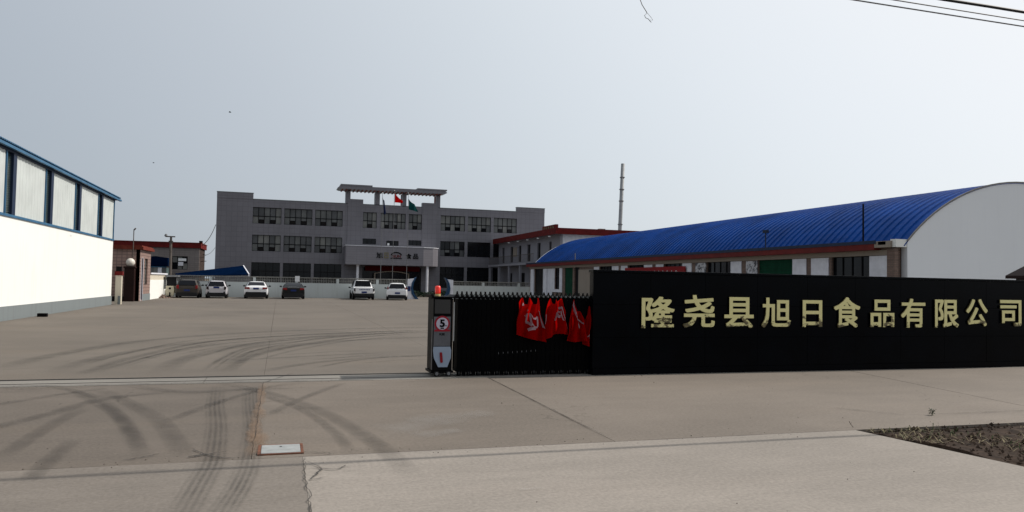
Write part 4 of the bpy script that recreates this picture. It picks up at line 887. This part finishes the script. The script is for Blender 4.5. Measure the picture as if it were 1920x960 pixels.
part('lower_panel', MB().prism([(2.59, .525), (2.885, .525), (2.905, .46), (2.90, .33), (2.84, .17), (2.68, .17), (2.60, .33), (2.585, .46)], 'y', HY-.005, HY+.01), M_lb, gh_)
part('handle', MB().prism([(2.722+.022*math.cos(t/8*math.pi), .41+.02*math.sin(t/8*math.pi)) for t in range(9)]+[(2.735-.022*math.cos(t/8*math.pi)+.0, .265-.02*math.sin(t/8*math.pi)) for t in range(9)], 'y', HY-.02, HY-.0055), mat('dark_red_handle', (.22, .006, .012), .5, bmp=0), gh_)
ss = thing('speed_sign', 'round red bordered speed limit sign reading 5 on the gate drive unit', 'sign', (2.735, HY-.01, .92))
M_signred = mat('sign_red', (.25, .008, .02), .5, bmp=0); M_signwhite = mat('sign_white', (.42, .40, .47), .5, bmp=0)
part('plate', MB().lathe([(.137, 0), (.137, .006)], (2.735, HY-.0095, .925), 28, 'y').box(2.597, 2.878, HY-.009, HY-.0035, .79, .822), M_signred, ss)
part('face', MB().lathe([(.106, 0), (.106, .003)], (2.735, HY-.0128, .925), 28, 'y'), M_signwhite, ss)
glyph('5', 2.69, 2.78, .865, 1.0, HY-.0130, .004, [M_black], ss, 'numeral', .035)
glyph('km', 2.785, 2.822, .882, .902, HY-.0130, .003, [M_black], ss, 'lettering', .02); glyph('限速', 2.705, 2.765, .832, .858, HY-.0130, .003, [M_black], ss, 'lettering', .03)
glyph('KSE', 2.69, 2.785, .722, .762, HY-.004, .003, [M_black], gh_, 'lettering', .03)
part('side_trim', MB().prism([(13.0, .12), (13.06, .12), (13.06, 1.0), (13.0, 1.0)], 'x', HX0-.006, HX0-.0005), M_hp, gh_)
part('side_trim', bx(HX1+.01, HX1+.03, HY+.03, HY+.06, .62, 1.3), M_steel, gh_)
for x in (2.66, 2.87):
    wv_ = part('wheel', MB().lathe([(.045, -.02), (.05, 0), (.05, .03)], (x, HY+.03, .055), 14, 'y'), M_tyre, gh_); part('hub', MB().lathe([(.03, -.006), (.022, 0)], (x, HY+.008, .055), 12, 'y'), M_greysteel, wv_)
part('skirt', bx(HX0-.02, HX1+.03, HY+.04, 13.5, .06, .1), M_black, gh_)
bc = thing('warning_beacon', 'red beacon lamp with a pale yellow base on top of the gate drive unit', 'beacon', (2.66, 13.1, 1.4))
part('base', MB().lathe([(.052, 0), (.05, .04)], (2.665, 13.05, 1.402), 16), mat('beacon_base', (.55, .42, .18), .5, bmp=0), bc); part('lens', MB().lathe([(.048, 0), (.05, .02), (.05, .11), (.04, .135), (.01, .14)], (2.665, 13.05, 1.443), 16), M_beacon, bc, True)

# red cloths hung on the gate
def red_cloth(x0, x1, ztop, bot, peaks, marks, lab, seed):
    t = thing('red_cloth', lab, 'flag', ((x0+x1)/2, 12.93, ztop), 'red flags draped over the gate')
    rr = random.Random(seed); ph = rr.uniform(0, 6); nu, nv = 26, 22
    def S(u, v_):
        # the cloth hangs from pinched peaks, so its top edge sags between them
        tz = ztop-.22+.22*max(math.exp(-((u-p)/.17)**2) for p in peaks)
        bz = bot[0]*(1-u)+bot[2]*u + (bot[1]-(bot[0]+bot[2])/2)*4*u*(1-u)
        pin = (1-v_)**1.5; near = min(peaks, key=lambda p: abs(p-u)); uu = .5+(u-.5)*(.74+.32*v_**.7); uu = uu+(near-uu)*pin*.3
        x = x0+(x1-x0)*uu+.012*math.sin(9*v_+ph+4*u); z = tz+(bz-tz)*v_
        y = 12.915-.03*v_-.06*math.sin(12*u+ph+1.6*v_)*(.6+.4*v_)-.02*math.sin(23*u+5*v_+ph)
        return Vector((x, y, z))
    q = MB()
    for i in range(nu+1):
        for j in range(nv+1): q.v.append(tuple(S(i/nu, j/nv)))
    for i in range(nu):
        for j in range(nv): a = i*(nv+1)+j; q.f.append((a, a+nv+1, a+nv+2, a+1)); q.mi.append(0)
    part('cloth', q, C_red, t, True)
    q = MB()
    for (ua, va, ub, vb_, w_) in marks:
        d = Vector((ub-ua, vb_-va)); L_ = d.length; nn = Vector((-d.y, d.x)).normalized()*w_/2; k_ = 6; vs = []
        for i in range(k_+1):
            c = Vector((ua, va))+d*i/k_
            for s in (-1, 1): e = c+nn*s; vs.append(S(e.x, e.y)+Vector((0, -.007, 0)))
        q.add(vs, [(2*i, 2*i+1, 2*i+3, 2*i+2) for i in range(k_)])
    part('white_print', q, C_pinkw, t)
red_cloth(4.07, 4.62, 1.40, (.74, .66, .60), (.12, .46, .80), [(.42, .38, .36, .58, .07), (.36, .58, .50, .68, .06), (.30, .36, .44, .30, .06), (.5, .38, .72, .42, .05), (.5, .38, .5, .62, .055), (.5, .62, .7, .66, .05), (.72, .42, .7, .66, .055), (.4, .8, .62, .68, .07), (.86, .28, .98, .62, .075), (.12, .2, .22, .1, .05)], 'red cloth with white box shaped print, leftmost of those on the gate', 2)
red_cloth(4.60, 5.08, 1.39, (.62, .74, .72), (.22, .52, .72), [(.62, .32, .5, .62, .06), (.52, .42, .68, .5, .07), (.68, .34, .78, .6, .05), (.78, .3, .96, .56, .05), (.96, .56, .9, .82, .05), (.04, .24, .01, .5, .03), (.6, .2, .78, .3, .06)], 'red cloth with a hooked white print, in the middle of the gate flags', 5)
red_cloth(5.06, 5.42, 1.38, (.62, .60, .62), (.3,), [(.3, .08, .58, .24, .12), (.36, .22, .62, .34, .06), (.5, .28, .72, .56, .08), (.6, .25, .95, .42, .05)], 'bright red cloth with a slanting white stripe beside the sign wall end', 8)
red_cloth(5.38, 5.64, 1.26, (.56, .50, .50), (.4,), [(.6, .5, .9, .42, .07), (.6, .5, .62, .62, .08), (.1, .74, .42, .7, .04), (.5, .76, .85, .66, .05)], 'narrow dark red cloth hanging lowest against the sign wall end', 12)

# ------------------------------------------------------------------ overhead wires
WG = 'overhead wires crossing above the forecourt'
def ow(y, z0, r, mt, lab, sag=.0, rag_=0):
    q = MB(); rr = random.Random(int(z0*100)); pts = []
    for i in range(90):
        x = -22+i*.75; pts.append((x, y+(rr.uniform(-rag_, rag_)), z0+.0011*(x-9)**2*.35+rr.uniform(-rag_, rag_)))
    tag(part('overhead_wire', q.tube(pts, r, 5), mt, smooth=True), lab, 'wire', WG)
ow(7.5, 5.195, .009, M_wirel, 'thin grey overhead wire, lowest of the ones at the top right'); ow(7.5, 5.275, .008, M_wirel, 'thin overhead wire running just under the thick black bundle')
ow(7.47, 5.375, .021, M_wire, 'thick knobbly black cable bundle, uppermost of the overhead wires', rag_=.008)
dw = thing('dangling_wire', 'short pale broken wire end dangling in the sky above the gate', 'wire', (3.85, 7.5, 4.6))
q = MB(); q.tube([(3.68, 7.5, 5.3), (3.72, 7.5, 4.88), (3.77, 7.5, 4.77), (3.83, 7.5, 4.69)], .0045, 5); part('strand', q, M_wirel, dw, True)
q = MB(); q.tube([(3.83, 7.5, 4.69), (3.875, 7.5, 4.65), (3.905, 7.5, 4.615), (3.87, 7.5, 4.612)], .0022, 5).tube([(3.83, 7.5, 4.685), (3.80, 7.5, 4.655), (3.815, 7.5, 4.63), (3.85, 7.5, 4.62), (3.868, 7.5, 4.60), (3.885, 7.5, 4.588)], .0035, 5); part('frayed_end', q, M_wirel, dw, True)
for k_, (bxx, by, bz, lb) in enumerate(((-2.6, 40, 9.95, 'tiny dark bird high in the sky left of the office'), (-9.0, 60, 9.95, 'tiny dark bird low in the sky above the back building'))):
    t = thing('bird', lb, 'bird', (bxx, by, bz))
    part('body', MB().lathe([(.004, -.06), (.018, -.03), (.02, .02), (.014, .05), (.003, .07)], (bxx, by, bz), 8, 'x'), M_black, t, True)
    for s in (-1, 1): part('wing', MB().add([(bxx-.03, by, bz+.01), (bxx+.05, by, bz+.01), (bxx+.02, by+s*.1, bz+.03), (bxx-.03, by+s*.11, bz+.02), (bxx, by+s*.02, bz+.022)], [(0, 1, 4), (1, 2, 4), (2, 3, 4), (3, 0, 4)]), M_black, t)

# ------------------------------------------------------------------ vehicles
CARG = 'cars parked nose in along the yard wall'
def loft(st, sub=2):
    q = MB(); n_ = 0
    for (y, hw, z0, zb, zt, hwt) in st:
        zm = (z0+zb)/2
        half = [(hw*.86, z0), (hw*.985, z0+.10), (hw, zm), (hw*.965, zb), (hwt, zt-.045), (hwt*.72, zt)]
        ring = half+[(-a, b_) for a, b_ in half[::-1]]; n_ = len(ring); q.v += [(a, y, b_) for a, b_ in ring]
    for i in range(len(st)-1):
        for j in range(n_): a = i*n_+j; b_ = i*n_+(j+1) % n_; q.f.append((a, b_, b_+n_, a+n_)); q.mi.append(0)
    def cap(o): return [(o, o+1, o+10, o+11), (o+1, o+2, o+9, o+10), (o+2, o+3, o+8, o+9), (o+3, o+4, o+7, o+8), (o+4, o+5, o+6, o+7)]
    c1 = cap(0); c2 = cap((len(st)-1)*n_); q.f += c1+c2; q.mi += [0]*10
    return q
def quadp(pts, d=.012):
    a, b_, c, e = [Vector(p) for p in pts]; n_ = (b_-a).cross(e-a).normalized(); q = MB(); vs = []
    k_ = 4
    for i in range(k_+1):
        for j in range(k_+1): u, v_ = i/k_, j/k_; vs.append((a*(1-u)+b_*u)*(1-v_)+(e*(1-u)+c*u)*v_)
    vs2 = [p+n_*d for p in vs]; N = (k_+1)**2; fs = []
    for i in range(k_):
        for j in range(k_): o = i*(k_+1)+j; fs += [(o, o+k_+1, o+k_+2, o+1), (N+o, N+o+1, N+o+k_+2, N+o+k_+1)]
    bd = [i*(k_+1) for i in range(k_+1)]+[k_*(k_+1)+j for j in range(1, k_+1)]+[i*(k_+1)+k_ for i in range(k_-1, -1, -1)]+[j for j in range(k_-1, 0, -1)]
    for i in range(len(bd)): p, r_ = bd[i], bd[(i+1) % len(bd)]; fs.append((p, r_, N+r_, N+p))
    return q.add(vs2+vs, fs)
def car(name, label, st, pm_, loc, rot, rear, wheels, L, hw, lights, plate, sidewin, lensm, bumper=(.14, .46), extra=None, rimr=.2, tr=.31):
    t = thing(name, label, 'car' if 'pickup' not in name else 'pickup truck', (0, 0, 0), CARG)
    b_ = part('body', loft(st), pm_, t, True); s = b_.modifiers.new('sub', 'SUBSURF'); s.levels = 2; s.render_levels = 2
    rw = part('rear_window', quadp([(x*1.06, y-.045, z+(.01 if i_ < 2 else .05)) for i_, (x, y, z) in enumerate(rear)], .02), M_glass, t)
    for q4 in sidewin:
        for sg_ in (1, -1):
            pts = [(sg_*p[0], p[1], p[2]) for p in q4]; pts = pts if sg_ < 0 else pts[::-1]; part('side_window', quadp(pts, .02), M_glass, t)
    for y in wheels:
        for sg_ in (1, -1):
            ar = part('wheel_arch', MB().lathe([(tr+.05, 0), (tr+.05, sg_*.05)], (sg_*(hw-.045), y, tr+.02), 20, 'x'), M_plastic, t)
            w_ = part('wheel', MB().lathe([(tr*.8, sg_*-.12), (tr, sg_*-.1), (tr, sg_*.06), (tr*.85, sg_*.085)], (sg_*(hw-.06), y, tr), 20, 'x'), M_tyre, t, True)
            part('rim', MB().lathe([(rimr, 0), (rimr*.9, sg_*.012), (.05, sg_*-.01)], (sg_*(hw-.06)+sg_*.08, y, tr), 14, 'x'), M_rim, w_)
    for (x, y, z, w2, h2) in lights:
        for sg_ in (1, -1): part('tail_light', MB().prism([(sg_*(x-w2), z-h2), (sg_*(x+w2), z-h2*.6), (sg_*(x+w2), z+h2*.9), (sg_*(x-w2*.8), z+h2)], 'y', y-.03, y+.12), lensm, t, bevel=.015)
    px_, pz, py = plate; part('licence_plate', bx(px_-.22, px_+.22, py-.03, py, pz-.07, pz+.07), M_blueblk, t)
    part('bumper', MB().prism([(-hw*.86, bumper[0]), (hw*.86, bumper[0]), (hw*.93, (bumper[0]+bumper[1])/2), (hw*.85, bumper[1]), (-hw*.85, bumper[1]), (-hw*.93, (bumper[0]+bumper[1])/2)], 'y', -.035, .3), M_plastic, t, bevel=.02)
    part('underbody_shade', bx(-hw*.8, hw*.8, .3, L-.4, .17, .4), M_dark, t)  # near-black box puts the shade beneath the car into its colour
    for sg_ in (1, -1): part('wing_mirror', MB().prism([(sg_*(hw-.02), .95), (sg_*(hw+.2), .97), (sg_*(hw+.22), 1.07), (sg_*(hw+.06), 1.1)], 'y', L*.62, L*.62+.1), pm_ if name == 'white_none' else M_plastic, t, bevel=.02)
    if extra: extra(t)
    t.location = loc; t.rotation_euler = (0, 0, rot); return t
def hatch_st(H, hw, zb=.95, L=4.0):
    return [(-.0, hw*.88, .36, .74, .80, hw*.84), (.03, hw*.97, .28, .86, .98, hw*.9), (.10, hw*1.02, .24, zb, zb+.06, hw*.87), (.16, hw*1.03, .22, zb, zb+.14, hw*.83), (.42, hw*1.03, .22, zb, H-.06, hw*.72), (.72, hw*1.03, .22, zb, H+.02, hw*.73), (1.9, hw*1.03, .22, zb-.02, H+.03, hw*.76), (2.5, hw*1.03, .22, zb-.04, H-.1, hw*.77), (3.05, hw*1.02, .22, zb-.07, zb+.06, hw*.86), (3.6, hw*1.0, .24, zb-.16, zb-.08, hw*.8), (L, hw*.88, .3, zb-.35, zb-.28, hw*.7)]
def hatch_rear(H, hw, zb=.95): return [(-hw*.75, .095, zb+.07), (hw*.75, .095, zb+.07), (hw*.60, .345, H-.12), (-hw*.60, .345, H-.12)]
def hatch_side(H, hw, zb=.95): return [[(hw*.985, .75, zb+.04), (hw*.985, 2.85, zb+.0), (hw*.80, 2.42, H-.12), (hw*.785, .75, H-.09)]]
def sedan_st(H, hw, L=4.6, zb=.93):
    return [(0, hw*.88, .36, .78, .86, hw*.80), (.04, hw*.97, .28, .88, .99, hw*.84), (.14, hw*1.02, .24, zb, 1.04, hw*.80), (.55, hw*1.03, .22, zb, 1.06, hw*.78), (1.15, hw*1.03, .22, zb, H-.08, hw*.68), (1.5, hw*1.03, .22, zb, H+.02, hw*.70), (2.5, hw*1.03, .22, zb-.02, H+.02, hw*.72), (3.0, hw*1.03, .22, zb-.04, H-.16, hw*.74), (3.5, hw*1.02, .22, zb-.06, zb+.05, hw*.84), (4.15, hw, .24, zb-.16, zb-.07, hw*.8), (L, hw*.86, .3, zb-.35, zb-.28, hw*.7)]
def sedan_rear(H, hw): return [(-hw*.70, .60, 1.075), (hw*.70, .60, 1.075), (hw*.58, 1.12, H-.12), (-hw*.58, 1.12, H-.12)]
def sedan_side(H, hw): return [[(hw*.99, 1.35, .98), (hw*.99, 3.2, .94), (hw*.79, 2.85, H-.15), (hw*.75, 1.6, H-.09)]]
car('brown_hatchback', 'dark brown hatchback, leftmost of the cars parked along the yard wall', hatch_st(1.47, .86), P_brown, (-7.02, 65.2, 0), R(1), hatch_rear(1.47, .86), (.75, 3.2), 4.0, .86, [(.70, -.0, .88, .09, .16)], (0, .62, -.01), hatch_side(1.47, .86), M_tail)
car('silver_hatchback', 'small silver hatchback parked between the brown and the white sedan', hatch_st(1.42, .80, .9, 3.6)[:-1]+[(3.6, .7, .3, .6, .66, .55)] if False else hatch_st(1.42, .80, .9), P_silver, (-4.85, 65.4, 0), R(1.5), hatch_rear(1.42, .80, .9), (.65, 3.15), 4.0, .80, [(.66, -.0, .83, .09, .14)], (0, .88, -.0), hatch_side(1.42, .80, .9), M_taild,
    extra=lambda t: [part('reflector_or_glint', MB().lathe([(.06, 0), (.06, .02)], (s*.6, -.045, .5), 10, 'y'), M_dark, t) for s in (1, -1)])
car('white_sedan', 'white sedan with red tail lights, third parked car from the left', sedan_st(1.42, .92), P_white, (-1.8, 65.2, 0), R(0), sedan_rear(1.42, .92), (.95, 3.75), 4.6, .92, [(.68, .0, .87, .20, .085)], (0, .84, -.0), sedan_side(1.42, .92), M_tail, bumper=(.12, .56))
car('black_sedan', 'black sedan parked in the middle of the row along the yard wall', sedan_st(1.36, .90), P_black, (1.15, 65.2, 0), R(0), sedan_rear(1.36, .90), (.95, 3.75), 4.6, .90, [(.68, .0, .84, .18, .09)], (0, .72, -.0), sedan_side(1.36, .90), M_tail,
    extra=lambda t: part('trunk_trim', bx(-.45, .45, -.03, -.0, .95, .97), M_rim, t))
# pickup
hw = .90
pst = [(0, hw*.96, .5, .98, 1.03, hw*.93), (.03, hw*1.0, .46, 1.02, 1.07, hw*.94), (1.5, hw*1.0, .42, 1.02, 1.08, hw*.94), (1.56, hw*1.0, .42, 1.02, 1.12, hw*.93), (1.62, hw*1.0, .4, 1.02, 1.6, hw*.72), (1.9, hw*1.0, .4, 1.02, 1.7, hw*.74), (2.7, hw*1.0, .4, 1.0, 1.7, hw*.76), (3.1, hw*1.0, .4, 1.0, 1.55, hw*.78), (3.6, hw*.99, .4, .98, 1.12, hw*.88), (4.5, hw*.97, .42, .88, .98, hw*.82), (4.95, hw*.88, .45, .7, .78, hw*.72)]
def pick_extra(t):
    part('tailgate', bx(-.74, .74, -.02, .04, .58, 1.04), P_white, t, bevel=.02)
    q = MB(); rr = random.Random(8)
    for i in range(7): x = -.42+i*.13; q.box(x, x+.09, -.035, -.022, .84+rr.uniform(0, .02), .9).box(x+rr.uniform(0, .05), x+.1, -.033, -.0225, .91, .94)
    part('tailgate_lettering', q, M_blueblk, t)
    q = MB()
    for i in range(9): q.box(-.56+i*.14, -.54+i*.14, 1.50, 1.53, 1.12, 1.62)
    part('window_guard', q.box(-.6, .6, 1.49, 1.53, 1.60, 1.64), M_plastic, t)
car('white_pickup', 'white pickup truck with dark blue lettering on its tailgate, second from the right', pst, P_white, (6.95, 65.2, 0), R(-1), [(-.66, 1.60, 1.13), (.66, 1.60, 1.13), (.58, 1.66, 1.58), (-.58, 1.66, 1.58)], (1.0, 4.1), 4.95, .90, [(.80, -.02, .86, .06, .15)], (0, .66, -.03), [[(hw*.97, 1.85, 1.1), (hw*.97, 3.4, 1.08), (hw*.84, 3.0, 1.55), (hw*.80, 1.9, 1.62)]], M_taild, bumper=(.28, .54), extra=pick_extra, tr=.36)
car('white_hatchback', 'white tall hatchback, rightmost of the parked cars beside the blue edged pier', hatch_st(1.48, .88), P_white, (9.75, 65.3, 0), R(-8), hatch_rear(1.48, .88), (.75, 3.2), 4.0, .88, [(.77, .08, 1.02, .06, .14)], (.05, .62, -.01), hatch_side(1.48, .88), M_tail)
# three wheeled cart
tk = thing('cargo_tricycle', 'cream three wheeled cargo tricycle with a roofed cab parked left of the brown hatchback', 'tricycle', (-8.4, 66.5, 0))
part('front_cowl', MB().prism([(-8.72, .14), (-8.1, .14), (-8.08, .6), (-8.13, .93), (-8.7, .93), (-8.75, .6)], 'y', 66.3, 66.5), P_cream, tk, bevel=.03); part('headlamp', MB().lathe([(.09, 0), (.06, -.04)], (-8.42, 66.3, .74), 12, 'y'), M_dark, tk)
part('roof', MB().prism([(66.35, 1.68), (66.4, 1.8), (67.7, 1.8), (67.8, 1.7)], 'x', -8.8, -7.85), M_greysteel, tk)
for x in (-8.74, -7.95):
    for y in (66.5, 67.6): part('post', MB().tube([(x, y, .9 if y < 67 else .6), (x, y+.05, 1.7)], .025), M_greysteel, tk)
part('windscreen', bx(-8.7, -7.98, 66.52, 66.54, .95, 1.66), M_glass, tk); part('seat', bx(-8.7, -8.0, 67.1, 67.5, .5, .75), M_plastic, tk); part('cargo_bed', MB().box(-8.8, -7.95, 67.7, 68.8, .5, .95), P_cream, tk); part('chassis', bx(-8.5, -8.2, 66.45, 68.7, .34, .5), M_plastic, tk)
for x, y in ((-8.41, 66.45), (-8.84, 68.3), (-7.9, 68.3)): part('wheel', MB().lathe([(.2, -.05), (.25, -.03), (.25, .03), (.2, .05)], (x, y, .25), 16, 'x'), M_tyre, tk, True)
